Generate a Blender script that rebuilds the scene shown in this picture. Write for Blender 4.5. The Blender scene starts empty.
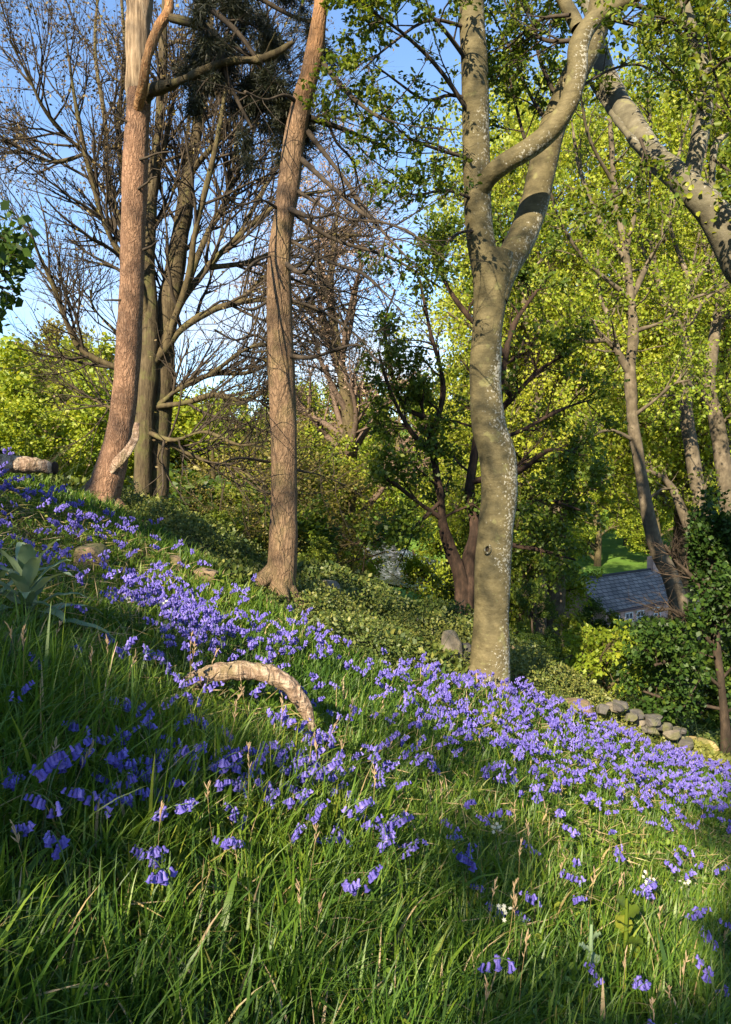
import bpy, bmesh, math, random
import numpy as np
from mathutils import Vector, Matrix

C = bpy.context.scene.collection
SC = bpy.context.scene
R_ = math.radians

# ------------------------------------------------------------------ camera, sky, sun, exposure
F, CX, CY = 740.0, 365.5, 512.0
EYE = np.array([0.0, 0.0, 1.5])
PITCH = math.atan(42 / F)
cam = bpy.data.cameras.new("camera")
cam.sensor_fit = 'VERTICAL'; cam.sensor_height = 36.0; cam.lens = F / 1024 * 36
cam.clip_start = 0.05; cam.clip_end = 3000
camo = bpy.data.objects.new("camera", cam); C.objects.link(camo)
camo.location = EYE; camo.rotation_euler = (math.pi / 2 - PITCH, 0, 0)
SC.camera = camo

SUN_EL, SUN_AZ = R_(31), math.atan2(-0.40, -0.86)      # sun behind the photographer, to the left
SUN = np.array([math.cos(SUN_EL) * math.sin(SUN_AZ), math.cos(SUN_EL) * math.cos(SUN_AZ), math.sin(SUN_EL)])
w = bpy.data.worlds.new("World"); SC.world = w; w.use_nodes = True
nt = w.node_tree; nt.nodes.clear()
wo = nt.nodes.new('ShaderNodeOutputWorld'); bg = nt.nodes.new('ShaderNodeBackground')
sky = nt.nodes.new('ShaderNodeTexSky'); sky.sky_type = 'NISHITA'; sky.sun_disc = False
sky.sun_elevation = SUN_EL; sky.sun_rotation = SUN_AZ % (2 * math.pi)
sky.air_density = 1.0; sky.dust_density = 0.1; sky.ozone_density = 4.0
bg.inputs['Strength'].default_value = 0.085
tcw = nt.nodes.new('ShaderNodeTexCoord'); mpw = nt.nodes.new('ShaderNodeMapping'); mpw.inputs['Scale'].default_value = (1.5, 1.5, 5)
nt.links.new(tcw.outputs['Generated'], mpw.inputs[0]); nzw = nt.nodes.new('ShaderNodeTexNoise'); nzw.inputs['Scale'].default_value = 2.2; nzw.inputs['Detail'].default_value = 7
nt.links.new(mpw.outputs[0], nzw.inputs['Vector']); szw = nt.nodes.new('ShaderNodeSeparateXYZ'); nt.links.new(tcw.outputs['Generated'], szw.inputs[0])
rzw = nt.nodes.new('ShaderNodeMapRange'); rzw.inputs[1].default_value = .38; rzw.inputs[2].default_value = .06; rzw.inputs[3].default_value = 0; rzw.inputs[4].default_value = .9
nt.links.new(szw.outputs['Z'], rzw.inputs[0]); rcw = nt.nodes.new('ShaderNodeMapRange'); rcw.inputs[1].default_value = .42; rcw.inputs[2].default_value = .68; nt.links.new(nzw.outputs['Fac'], rcw.inputs[0])
muw = nt.nodes.new('ShaderNodeMath'); muw.operation = 'MULTIPLY'; nt.links.new(rzw.outputs[0], muw.inputs[0]); nt.links.new(rcw.outputs[0], muw.inputs[1])
mxw = nt.nodes.new('ShaderNodeMix'); mxw.data_type = 'RGBA'; nt.links.new(muw.outputs[0], mxw.inputs[0]); nt.links.new(sky.outputs[0], mxw.inputs[6]); mxw.inputs[7].default_value = (3.6, 3.5, 3.5, 1)
nt.links.new(mxw.outputs[2], bg.inputs[0]); nt.links.new(bg.outputs[0], wo.inputs[0])
sl = bpy.data.lights.new("sun", 'SUN'); sl.energy = 5.0; sl.angle = R_(0.53); sl.color = (1.0, 0.84, 0.62)
so = bpy.data.objects.new("sun", sl); C.objects.link(so)
so.rotation_euler = Vector(SUN).to_track_quat('Z', 'Y').to_euler(); so.location = (0, 0, 40)
SC.view_settings.view_transform = 'Standard'; SC.view_settings.look = 'None'
SC.view_settings.exposure = 1.85; SC.view_settings.gamma = 1.0
SC.view_settings.use_curve_mapping = False
SC.render.engine = 'CYCLES'
SC.cycles.max_bounces = 6; SC.cycles.diffuse_bounces = 3; SC.cycles.transmission_bounces = 3
SC.cycles.use_denoising = True

# ------------------------------------------------------------------ small maths
def unit(v): return v / np.maximum(np.linalg.norm(v, axis=-1, keepdims=True), 1e-9)
def sstep(a, b, x):
    t = np.clip((x - a) / (b - a), 0, 1); return t * t * (3 - 2 * t)
def splus(x, k): return np.where(x / k > 30, x, k * np.log1p(np.exp(np.minimum(x / k, 30))))
_nr = np.random.default_rng(99)
_K = unit(_nr.normal(size=(14, 3))) * _nr.uniform(0.6, 1.6, (14, 1)); _PH = _nr.uniform(0, 6.28, 14)
def noise(p, f=1.0, off=0.0):
    p = np.asarray(p, float) * f + off
    a = np.sin(p @ _K.T + _PH)
    b = np.sin(2.1 * (p @ _K[::-1].T) + 1.7 * _PH + a)
    return (a.mean(-1) + 0.6 * b.mean(-1)) * 2.0
def noise2(x, y, f=1.0, off=0.0):
    return noise(np.stack([x, y, 0 * x + 3.3], -1), f, off)

def at(px, py, Y):
    """world point on the ray through a pixel, at world depth Y"""
    dx, dy, dz = (px - CX), (CY - py), F
    c, s = math.cos(PITCH), math.sin(PITCH)
    fy, fz = dz * c + dy * s, -dz * s + dy * c
    t = Y / fy
    return np.array([dx * t, Y, EYE[2] + fz * t])

def H(x, y):
    x = np.asarray(x, float); y = np.asarray(y, float)
    sx = np.where(x < -5, -5 + (x + 5) * 0.55, x)
    zn = -0.47 * sx - 0.03 * y
    c = 0.13 * sstep(0.2, -1.5, x) + 0.20 * sstep(-3.2, -4.8, x)
    zn = zn - c * splus(y - 8.4, 0.35)
    zs = zn - 0.40 * splus(y - 13.5, 0.8)
    zf = -8.7 + 0.15 * (splus(y - 95, 6) - splus(y - 240, 12)) + 0.02 * (splus(y - 52, 4) - splus(y - 240, 12)) + 0.05 * (splus(np.abs(x - 8) - 60, 6) - splus(np.abs(x - 8) - 200, 12))
    k = 0.8
    m = np.maximum(zs, zf)
    h = m + k * np.log(np.exp((zs - m) / k) + np.exp((zf - m) / k)) - 0.0
    near = np.exp(-np.maximum(y - 9, 0) / 6) * (np.abs(x) < 40)
    h = h + near * (0.05 * noise2(x, y, 1.3) + 0.02 * noise2(x, y, 4.0)) + (1 - near) * 0.25 * noise2(x, y, 0.22)
    return h
EDGE_PX = np.array([-60, 20, 110, 260, 330, 400, 450, 490, 560, 640, 731, 800])
EDGE_Y = np.array([7.2, 7.4, 7.9, 6.6, 6.0, 6.1, 6.8, 7.7, 8.3, 8.3, 9.2, 9.6])
def brow(x, y):
    # the line along the crest of the slope where the long grass and bluebells end
    return np.interp(x / np.maximum(y, .1) * F + CX, EDGE_PX, EDGE_Y) + .18 * noise2(x, y, 1.7)
def ground(x, y): return np.array([x, y, float(H(x, y))])
def ground_px(px, py):
    """first ground hit on a pixel's ray"""
    Y = np.linspace(0.8, 160, 6000)
    d = at(px, py, 1.0) - EYE
    P = EYE + d[None] * Y[:, None]
    i = np.argmax(P[:, 2] < H(P[:, 0], P[:, 1]))
    return P[i]

# ------------------------------------------------------------------ mesh building
class MB:
    def __init__(s): s.v = []; s.f = []; s.t = []; s.n = 0
    def add(s, V, Fc, tint=None):
        V = np.asarray(V, float).reshape(-1, 3); Fc = np.asarray(Fc, int)
        s.v.append(V); s.f.append(Fc + s.n); s.n += len(V)
        s.t.append(np.full(len(Fc), 0.5) if tint is None else (np.full(len(Fc), tint) if np.isscalar(tint) else np.asarray(tint, float)))
        return s
    def mesh(s, name, mats, smooth=True):
        me = bpy.data.meshes.new(name)
        V = np.concatenate(s.v)
        me.vertices.add(len(V)); me.vertices.foreach_set('co', V.astype(np.float32).ravel())
        tot = sum(f.size for f in s.f); npoly = sum(len(f) for f in s.f)
        me.loops.add(tot); me.polygons.add(npoly)
        me.loops.foreach_set('vertex_index', np.concatenate([f.ravel() for f in s.f]).astype(np.int32))
        cnt = np.concatenate([np.full(len(f), f.shape[1]) for f in s.f])
        st = np.concatenate([[0], np.cumsum(cnt)[:-1]]).astype(np.int32)
        me.polygons.foreach_set('loop_start', st)
        me.update(calc_edges=True)
        me.polygons.foreach_set('use_smooth', np.full(npoly, smooth, dtype=bool))
        a = me.attributes.new('tint', 'FLOAT', 'FACE')
        a.data.foreach_set('value', np.concatenate(s.t).astype(np.float32))
        for m in (mats if isinstance(mats, (list, tuple)) else [mats]): me.materials.append(m)
        me.validate()
        return me
    def build(s, name, mat, parent=None, smooth=True, loc=None):
        o = bpy.data.objects.new(name, s.mesh(name, mat, smooth)); C.objects.link(o)
        if parent is not None:
            o.parent = parent
            # meshes are written in world space; take the parent's base off
            o.matrix_parent_inverse = Matrix.Translation(-Vector(parent.location))
        if loc is not None: o.location = loc
        return o

def tag(o, label=None, cat=None, group=None, kind=None):
    if label: o['label'] = label
    if cat: o['category'] = cat
    if group: o['group'] = group
    if kind: o['kind'] = kind
    return o
def thing(name, loc, label, cat, group=None):
    o = bpy.data.objects.new(name, None); C.objects.link(o); o.location = [float(q) for q in loc]
    o.empty_display_size = 0.1
    return tag(o, label, cat, group)
def copy_tree(o, parent=None):
    c = o.copy(); C.objects.link(c)
    if parent is not None: c.parent = parent
    for ch in o.children: copy_tree(ch, c)
    return c

def catmull(P, n, *extra):
    P = np.asarray(P, float); m = len(P)
    A = np.concatenate([[2 * P[0] - P[1]], P, [2 * P[-1] - P[-2]]])
    u = np.linspace(0, m - 1 - 1e-6, n); i = u.astype(int); f = (u - i)[:, None]
    p0, p1, p2, p3 = A[i], A[i + 1], A[i + 2], A[i + 3]
    out = 0.5 * (2 * p1 + (p2 - p0) * f + (2 * p0 - 5 * p1 + 4 * p2 - p3) * f ** 2 + (3 * p1 - p0 - 3 * p2 + p3) * f ** 3)
    ex = [np.interp(u, np.arange(m), np.asarray(e, float)) for e in extra]
    return [out] + ex
def trace(pix, Y, wid, n=50):
    """pixel centre line + depth(s) + pixel widths -> world polyline and radii"""
    Y = np.full(len(pix), Y, float) if np.isscalar(Y) else np.asarray(Y, float)
    P = np.array([at(px, py, y) for (px, py), y in zip(pix, Y)])
    Rr = np.asarray(wid, float) / 2 / F * Y
    if len(Rr) != len(pix): Rr = np.interp(np.linspace(0, 1, len(pix)), np.linspace(0, 1, len(Rr)), Rr)
    P, Rr = catmull(P, n, Rr)
    return P, Rr

def tubes(P, R, S):
    P = np.asarray(P, float); R = np.asarray(R, float)
    if P.ndim == 2: P = P[None]; R = R[None]
    N, K, _ = P.shape
    T = unit(np.gradient(P, axis=1))
    mean = unit(T.mean(1))
    ref = np.eye(3)[np.argmin(np.abs(mean), axis=1)][:, None, :]
    U = unit(np.cross(T, ref)); Vv = np.cross(T, U)
    a = np.arange(S) / S * 2 * np.pi
    ring = P[:, :, None] + R[:, :, None, None] * (np.cos(a)[:, None] * U[:, :, None] + np.sin(a)[:, None] * Vv[:, :, None])
    base = (np.arange(N) * K * S)[:, None, None] + (np.arange(K - 1) * S)[None, :, None]
    j = np.arange(S)[None, None]; j2 = (j + 1) % S
    Q = np.stack([base + j, base + j2, base + S + j2, base + S + j], -1).reshape(-1, 4)
    return ring.reshape(-1, 3), Q
def trunk_tube(mb, P, R, S=20, amp=0.012, f=3.0, ridge=0.0, tint=None, cap=True, off=0):
    V, Q = tubes(P, R, S)
    ctr = np.repeat(P, S, axis=0); n = unit(V - ctr); r = np.repeat(R, S)
    d = amp * (noise(V, f, off) + 0.6 * noise(V, f * 2.7, off))
    if ridge:
        d = d + ridge * noise(V * np.array([1, 1, 0.16]), f * 8, off)
    V = V + n * d[:, None]
    mb.add(V, Q, tint)
    if cap:
        k = len(P) - 1
        V2 = np.concatenate([V[k * S:], [P[-1] + (P[-1] - P[-2]) * 0.25 + 0.0]])
        F2 = np.array([[i, (i + 1) % S, S] for i in range(S)])
        mb.add(V2, F2, tint)
    return V

def grow(start, d, L, r0, K, wob, trop, rng, r1=0.35):
    N = len(start); P = np.zeros((N, K, 3)); P[:, 0] = start; d = unit(d)
    for k in range(1, K):
        d = unit(d + wob * rng.normal(size=(N, 3)) + np.asarray(trop))
        P[:, k] = P[:, k - 1] + d * (L / (K - 1))[:, None]
    return P, r0[:, None] * np.linspace(1, r1, K)
def sprout(P, R, n, rng, t=(0.2, 1), ang=(50, 12), L=(0.5, 1.0), shrink=0.0, rf=0.55, rmax=1, K=5, wob=0.12, trop=(0, 0, 0.05), flat=0.0, r1=0.35):
    N, KK, _ = P.shape
    idx = np.repeat(np.arange(N), n); u = rng.uniform(t[0], t[1], N * n)
    s = np.minimum(u * (KK - 1), KK - 1.001); i = s.astype(int); f = (s - i)[:, None]
    pos = P[idx, i] * (1 - f) + P[idx, i + 1] * f
    tan = unit(P[idx, i + 1] - P[idx, i]); rad = R[idx, i] * (1 - f[:, 0]) + R[idx, i + 1] * f[:, 0]
    q = rng.normal(size=(N * n, 3)); q[:, 2] *= (1 - flat)
    q = unit(q - (q * tan).sum(-1, keepdims=True) * tan)
    a = np.radians(rng.normal(ang[0], ang[1], N * n))[:, None]
    d = np.cos(a) * tan + np.sin(a) * q
    ln = rng.uniform(L[0], L[1], N * n) * (1 - shrink * u)
    return grow(pos, d, ln, np.minimum(rad * rf, rmax), K, wob, trop, rng, r1)

def leaves(pos, d, nrm, L, W, fold=0.15, shape=2):
    """leaf blades. shape 1: one diamond; shape 2: two folded halves"""
    N = len(pos); d = unit(d); s = unit(np.cross(d, nrm)); n = np.cross(s, d)
    L = np.broadcast_to(L, (N,))[:, None]; W = np.broadcast_to(W, (N,))[:, None]
    if shape == 1:
        V = np.stack([pos, pos + d * L * .45 + s * W * .5, pos + d * L, pos + d * L * .45 - s * W * .5], 1)
        return V.reshape(-1, 3), np.arange(N * 4).reshape(N, 4)
    up = n * W * fold
    V = np.stack([pos, pos + d * L * .3 + s * W * .45 + up, pos + d * L * .72 + s * W * .38 + up,
                  pos + d * L - up * .6, pos + d * L * .72 - s * W * .38 + up, pos + d * L * .3 - s * W * .45 + up], 1)
    b = (np.arange(N) * 6)[:, None]
    Fc = np.concatenate([b + np.array([[0, 1, 2, 3]]), b + np.array([[0, 3, 4, 5]])], 1).reshape(-1, 4)
    return V.reshape(-1, 3), Fc
def leaf_on(P, n, rng, size, spread=0.05, upb=0.6, ratio=0.6, t=(0.15, 1.0), shape=1, keep=None, tn=(0.5, 0.17), fcl=0.8):
    """leaves along twigs P (N,K,3); returns V,F,tint"""
    N, K, _ = P.shape
    idx = np.repeat(np.arange(N), n); u = rng.uniform(t[0], t[1], N * n)
    s = np.minimum(u * (K - 1), K - 1.001); i = s.astype(int); f = (s - i)[:, None]
    pos = P[idx, i] * (1 - f) + P[idx, i + 1] * f + rng.normal(size=(N * n, 3)) * spread
    tan = unit(P[idx, i + 1] - P[idx, i])
    if keep is not None:
        k = keep(pos); pos, tan = pos[k], tan[k]
    M = len(pos)
    d = unit(tan * 0.5 + rng.normal(size=(M, 3)) * 0.7 + np.array([0, 0, -0.15]))
    nrm = unit(rng.normal(size=(M, 3)) + np.array([0, 0, upb * 2]))
    sz = size * rng.uniform(0.65, 1.3, M)
    V, Fc = leaves(pos, d, nrm, sz, sz * ratio, shape=shape)
    tint = np.clip(rng.normal(tn[0], tn[1], M) + 0.14 * noise(pos, fcl), 0, 1)
    if shape == 2: tint = np.repeat(tint, 2)
    return V, Fc, tint

def box(mb, c, sx, sy, sz, ax=(1, 0, 0), tint=None):
    ax = unit(np.array(ax, float)); ay = np.cross([0, 0, 1], ax); az = np.array([0, 0, 1.0]); c = np.array(c, float)
    V = [c + ax * sx * i + ay * sy * j + az * sz * k for i in (-.5, .5) for j in (-.5, .5) for k in (-.5, .5)]
    mb.add(V, [[0, 1, 3, 2], [4, 6, 7, 5], [0, 4, 5, 1], [2, 3, 7, 6], [0, 2, 6, 4], [1, 5, 7, 3]], tint)

def rock_geo(c, size, seed, sub=3, rough=0.18, cuts=5, rot=0):
    rng = np.random.default_rng(seed)
    bm = bmesh.new(); bmesh.ops.create_icosphere(bm, subdivisions=sub, radius=1.0)
    V = np.array([v.co[:] for v in bm.verts]); Fc = np.array([[v.index for v in f.verts] for f in bm.faces]); bm.free()
    for _ in range(cuts):
        n = unit(rng.normal(size=3)); h = rng.uniform(0.45, 0.8)
        d = V @ n - h; V = V - np.maximum(d, 0)[:, None] * n * 0.92
    V = np.sign(V) * np.abs(V) ** .8
    V = V * (1 + rough * noise(V, 1.6, seed)[:, None] + 0.05 * noise(V, 6, seed)[:, None])
    V = V * np.array(size)
    cr, sr = math.cos(rot), math.sin(rot)
    V = V @ np.array([[cr, sr, 0], [-sr, cr, 0], [0, 0, 1]])
    return V + np.array(c), Fc

# ------------------------------------------------------------------ materials
def new_mat(name):
    m = bpy.data.materials.new(name); m.use_nodes = True
    t = m.node_tree; t.nodes.clear()
    o = t.nodes.new('ShaderNodeOutputMaterial')
    return m, t, o
def ramp(t, fac, stops, interp='LINEAR'):
    r = t.nodes.new('ShaderNodeValToRGB'); r.color_ramp.interpolation = interp
    e = r.color_ramp.elements
    while len(e) < len(stops): e.new(0.5)
    for el, (p, c) in zip(e, stops): el.position = p; el.color = (*c, 1)
    t.links.new(fac, r.inputs[0]); return r.outputs[0]
def tex_noise(t, vec, scale, detail=4, rough=0.55):
    n = t.nodes.new('ShaderNodeTexNoise'); n.inputs['Scale'].default_value = scale
    n.inputs['Detail'].default_value = detail; n.inputs['Roughness'].default_value = rough
    if vec is not None: t.links.new(vec, n.inputs['Vector'])
    return n.outputs['Fac']
def mapping(t, vec, scale):
    m = t.nodes.new('ShaderNodeMapping'); m.inputs['Scale'].default_value = scale
    t.links.new(vec, m.inputs['Vector']); return m.outputs[0]
def mixc(t, fac, a, b, mode='MIX'):
    m = t.nodes.new('ShaderNodeMix'); m.data_type = 'RGBA'; m.blend_type = mode
    for s, v in ((0, fac), (6, a), (7, b)):
        if isinstance(v, (int, float)): m.inputs[s].default_value = v
        elif isinstance(v, tuple): m.inputs[s].default_value = (*v, 1)
        else: t.links.new(v, m.inputs[s])
    return m.outputs[2]
def math_n(t, op, a, b):
    m = t.nodes.new('ShaderNodeMath'); m.operation = op
    for i, v in enumerate((a, b)):
        if isinstance(v, (int, float)): m.inputs[i].default_value = v
        else: t.links.new(v, m.inputs[i])
    return m.outputs[0]
def leaf_mat(name, stops, trans=0.35, rough=0.5, spec=0.3):
    m, t, o = new_mat(name)
    a = t.nodes.new('ShaderNodeAttribute'); a.attribute_name = 'tint'
    col = ramp(t, a.outputs['Fac'], stops)
    p = t.nodes.new('ShaderNodeBsdfPrincipled'); p.inputs['Roughness'].default_value = rough
    p.inputs['Specular IOR Level'].default_value = spec
    t.links.new(col, p.inputs['Base Color'])
    tr = t.nodes.new('ShaderNodeBsdfTranslucent')
    tc = mixc(t, 1.0, col, (1.35, 1.25, 0.55), 'MULTIPLY')
    t.links.new(tc, tr.inputs['Color'])
    mx = t.nodes.new('ShaderNodeMixShader'); mx.inputs[0].default_value = trans
    t.links.new(p.outputs[0], mx.inputs[1]); t.links.new(tr.outputs[0], mx.inputs[2])
    t.links.new(mx.outputs[0], o.inputs[0])
    return m
def bark_mat(name, stops, scale=(14, 14, 4), det=6, bump=0.5, extra=None, rough=0.9, moss=0.0, plate=0.0):
    m, t, o = new_mat(name)
    tc = t.nodes.new('ShaderNodeNewGeometry'); pos = tc.outputs['Position']
    v = mapping(t, pos, scale)
    n1 = tex_noise(t, v, 1.0, det, 0.65)
    h = n1
    if plate:
        vo = t.nodes.new('ShaderNodeTexVoronoi'); vo.feature = 'DISTANCE_TO_EDGE'; vo.inputs['Scale'].default_value = plate
        wv = mapping(t, pos, (1, 1, 0.32)); nn = t.nodes.new('ShaderNodeTexNoise'); nn.inputs['Scale'].default_value = 9; t.links.new(wv, nn.inputs['Vector']); nn.inputs['Detail'].default_value = 5
        wv2 = mixc(t, 0.25, wv, nn.outputs['Color']); t.links.new(wv2, vo.inputs['Vector'])
        ed = ramp(t, vo.outputs['Distance'], [(0, (0, 0, 0)), (0.22, (1, 1, 1))])
        h = math_n(t, 'MULTIPLY', math_n(t, 'ADD', n1, 0.25), math_n(t, 'ADD', math_n(t, 'MULTIPLY', ed, 0.38), 0.62))
    col = ramp(t, h, stops)
    big = tex_noise(t, pos, 1.7, 3)
    col = mixc(t, ramp(t, big, [(0.35, (0, 0, 0)), (0.7, (0.5, 0.5, 0.5))]), col, mixc(t, 1.0, col, (0.62, 0.66, 0.62), 'MULTIPLY'))
    if moss:
        ms = ramp(t, tex_noise(t, pos, 5.0, 5), [(0.5, (0, 0, 0)), (0.68, (1, 1, 1))])
        col = mixc(t, math_n(t, 'MULTIPLY', ms, moss), col, (0.10, 0.115, 0.03))
    if extra: col = extra(t, pos, tc.outputs['Normal'], col)
    p = t.nodes.new('ShaderNodeBsdfPrincipled'); p.inputs['Roughness'].default_value = rough
    p.inputs['Specular IOR Level'].default_value = 0.2
    t.links.new(col, p.inputs['Base Color'])
    b = t.nodes.new('ShaderNodeBump'); b.inputs['Strength'].default_value = bump; b.inputs['Distance'].default_value = 0.03
    t.links.new(h, b.inputs['Height']); t.links.new(b.outputs[0], p.inputs['Normal'])
    t.links.new(p.outputs[0], o.inputs[0])
    return m
def lichen(side0, amount, tone):
  def beech_lichen(t, pos, nrm, col):
    ln = ramp(t, tex_noise(t, mapping(t, pos, (4, 4, 55)), 1.0, 6, .7), [(.36, (.62, .6, .55)), (.5, (1, 1, 1))])
    col = mixc(t, .5, col, ln, 'MULTIPLY')
    sx = t.nodes.new('ShaderNodeSeparateXYZ'); t.links.new(nrm, sx.inputs[0])
    side = math_n(t, 'MULTIPLY', math_n(t, 'ADD', sx.outputs['X'], side0), 0.15)       # more lichen on the east face
    big = math_n(t, 'MULTIPLY', math_n(t, 'SUBTRACT', tex_noise(t, pos, 1.4, 2), 0.5), 0.5)
    fine = tex_noise(t, pos, 38, 7, 0.66)
    f = math_n(t, 'ADD', math_n(t, 'ADD', fine, side), big)
    k = ramp(t, f, [(amount, (0, 0, 0)), (amount + .08, (1, 1, 1))])
    col = mixc(t, math_n(t, 'MULTIPLY', k, 0.75), col, tone)
    g = ramp(t, tex_noise(t, pos, 6.5, 4), [(0.60, (0, 0, 0)), (0.68, (1, 1, 1))])
    return mixc(t, math_n(t, 'MULTIPLY', g, 0.4), col, (0.20, 0.20, 0.08))
  return beech_lichen
M = {}
M['beech'] = bark_mat('beech bark', [(0.2, (0.055, 0.046, 0.022)), (0.5, (0.10, 0.084, 0.041)), (0.8, (0.15, 0.125, 0.064))], (11, 11, 15), 9, 0.6, lichen(-.1, .615, (.36, .36, .31)), 0.75)
M['beech_grey'] = bark_mat('mottled beech bark', [(0.2, (0.05, 0.044, 0.03)), (0.5, (0.10, 0.09, 0.06)), (0.8, (0.16, 0.145, 0.10))], (9, 9, 9), 6, 0.4, lichen(.25, .60, (.24, .24, .21)), 0.8)
M['pine'] = bark_mat('pine bark', [(0.2, (0.04, 0.023, 0.016)), (0.42, (0.135, 0.075, 0.045)), (0.75, (0.25, 0.152, 0.096))], (34, 34, 13), 7, 1.0, None, 0.92, 0, 26)
def orange_up(t, pos, nrm, col):
    # the bark of this pine turns orange and flaky high up the stem
    s = t.nodes.new('ShaderNodeSeparateXYZ'); t.links.new(pos, s.inputs[0])
    f = math_n(t, 'ADD', s.outputs['Z'], math_n(t, 'MULTIPLY', tex_noise(t, mapping(t, pos, (8, 8, 3)), 1.0, 5), 2.4))
    k = ramp(t, math_n(t, 'MULTIPLY', f, .1), [(.60, (0, 0, 0)), (.74, (1, 1, 1))])
    return mixc(t, math_n(t, 'MULTIPLY', k, .85), col, mixc(t, tex_noise(t, mapping(t, pos, (30, 30, 10)), 1.0, 6), (.10, .05, .025), (.40, .21, .09)))
M['pine_grey'] = bark_mat('grey pine bark', [(0.18, (0.03, 0.02, 0.013)), (0.42, (0.10, 0.064, 0.038)), (0.8, (0.20, 0.132, 0.08))], (42, 42, 6), 7, 1.0, orange_up, 0.92, 0.2, 24)
M['pine_orange'] = bark_mat('orange pine bark', [(0.2, (0.12, 0.06, 0.03)), (0.5, (0.30, 0.15, 0.065)), (0.8, (0.42, 0.25, 0.12))], (30, 30, 10), 6, 0.9, None, .92, 0, 22)
M['deadwood'] = bark_mat('bleached dead wood', [(0.28, (0.07, 0.048, 0.03)), (0.5, (0.24, 0.175, 0.11)), (0.75, (0.40, 0.32, 0.22))], (34, 34, 3), 7, 0.9)
M['fallen'] = bark_mat('weathered branch wood', [(0.25, (0.035, 0.024, 0.016)), (0.42, (0.14, 0.092, 0.06)), (0.58, (0.25, 0.175, 0.125)), (0.75, (0.40, 0.31, 0.23))], (14, 40, 40), 8, 1.0, None, .95, .4, 13)
M['olivebark'] = bark_mat('olive brown bark', [(0.25, (0.028, 0.021, 0.012)), (0.5, (0.068, 0.053, 0.027)), (0.75, (0.12, 0.095, 0.046))], (16, 16, 5), 5, 0.6, None, 0.9, 0.3)
M['stembark'] = bark_mat('dark furrowed bark', [(0.25, (0.025, 0.019, 0.011)), (0.5, (0.065, 0.05, 0.028)), (0.75, (0.12, 0.095, 0.055))], (22, 22, 4), 6, 0.9, None, 0.9, 0.4)
M['darkbark'] = bark_mat('dark bark', [(0.25, (0.018, 0.014, 0.010)), (0.5, (0.042, 0.031, 0.022)), (0.75, (0.08, 0.058, 0.04))], (14, 14, 5), 5, 0.6)
M['redbark'] = bark_mat('red brown bark', [(0.25, (0.012, 0.008, 0.006)), (0.5, (0.030, 0.019, 0.013)), (0.75, (0.075, 0.045, 0.03))], (14, 14, 5), 5, 0.7)
M['palebark'] = bark_mat('pale sycamore bark', [(0.25, (0.035, 0.028, 0.02)), (0.5, (0.09, 0.073, 0.048)), (0.75, (0.18, 0.15, 0.105))], (7, 7, 5), 6, 0.4)
M['twig'] = bark_mat('twig bark', [(0.3, (0.024, 0.019, 0.014)), (0.7, (0.062, 0.048, 0.033))], (10, 10, 10), 3, 0.2)
M['pinktwig'] = bark_mat('pinkish twigs', [(0.3, (0.06, 0.042, 0.03)), (0.7, (0.14, 0.10, 0.075))], (10, 10, 10), 3, 0.1)
def lstops(a, b, c): return [(0.1, a), (0.5, b), (0.9, c)]
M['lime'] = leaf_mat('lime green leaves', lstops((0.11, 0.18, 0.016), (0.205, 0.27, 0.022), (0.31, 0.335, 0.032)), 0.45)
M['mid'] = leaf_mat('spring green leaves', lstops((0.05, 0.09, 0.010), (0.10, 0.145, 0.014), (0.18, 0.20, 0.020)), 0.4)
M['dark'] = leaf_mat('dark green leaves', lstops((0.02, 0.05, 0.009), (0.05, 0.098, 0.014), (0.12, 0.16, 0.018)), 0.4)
M['olive'] = leaf_mat('olive bud leaves', lstops((0.09, 0.08, 0.015), (0.17, 0.15, 0.03), (0.24, 0.22, 0.04)), 0.35)
M['bud'] = leaf_mat('brown buds', lstops((0.06, 0.04, 0.02), (0.12, 0.085, 0.035), (0.16, 0.14, 0.04)), 0.2)
M['needle'] = leaf_mat('pine needles', lstops((0.010, 0.014, 0.007), (0.017, 0.022, 0.010), (0.04, 0.04, 0.016)), 0.1)
M['beechleaf'] = leaf_mat('young beech leaves', lstops((0.035, 0.08, 0.010), (0.085, 0.135, 0.014), (0.18, 0.205, 0.020)), 0.45)
M['cover'] = leaf_mat('bramble and bilberry leaves', lstops((0.025, 0.05, 0.010), (0.075, 0.105, 0.020), (0.17, 0.175, 0.04)), 0.25)
M['foxglove'] = leaf_mat('felted grey green leaves', lstops((0.09, 0.14, 0.07), (0.16, 0.23, 0.125), (0.24, 0.31, 0.19)), 0.2, 0.7)
M['grass'] = leaf_mat('grass blades', [(0.0, (0.028, 0.07, 0.010)), (0.35, (0.064, 0.135, 0.016)), (0.75, (0.145, 0.22, 0.022)), (0.93, (0.25, 0.27, 0.04)), (0.96, (0.34, 0.26, 0.12)), (1.0, (0.42, 0.32, 0.20))], 0.42, 0.45, 0.35)
M['bell'] = leaf_mat('bluebell petals', lstops((0.072, 0.060, 0.28), (0.130, 0.108, 0.42), (0.25, 0.21, 0.60)), 0.3, 0.6, 0.2)
M['bellstem'] = leaf_mat('bluebell stems', lstops((0.04, 0.07, 0.02), (0.06, 0.10, 0.03), (0.09, 0.12, 0.04)), 0.1)
M['white'] = leaf_mat('white petals', lstops((0.3, 0.3, 0.22), (0.42, 0.42, 0.32), (0.5, 0.5, 0.42)), 0.2)

def fix_bell():
    # translucency of petals keeps its violet, not the green-leaf warm shift
    t = M['bell'].node_tree
    for n in t.nodes:
        if n.type == 'MIX' and n.blend_type == 'MULTIPLY': n.inputs[7].default_value = (1.1, 0.95, 1.05, 1)
    t = M['white'].node_tree
    for n in t.nodes:
        if n.type == 'MIX' and n.blend_type == 'MULTIPLY': n.inputs[7].default_value = (1, 1, 1, 1)
fix_bell()

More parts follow.
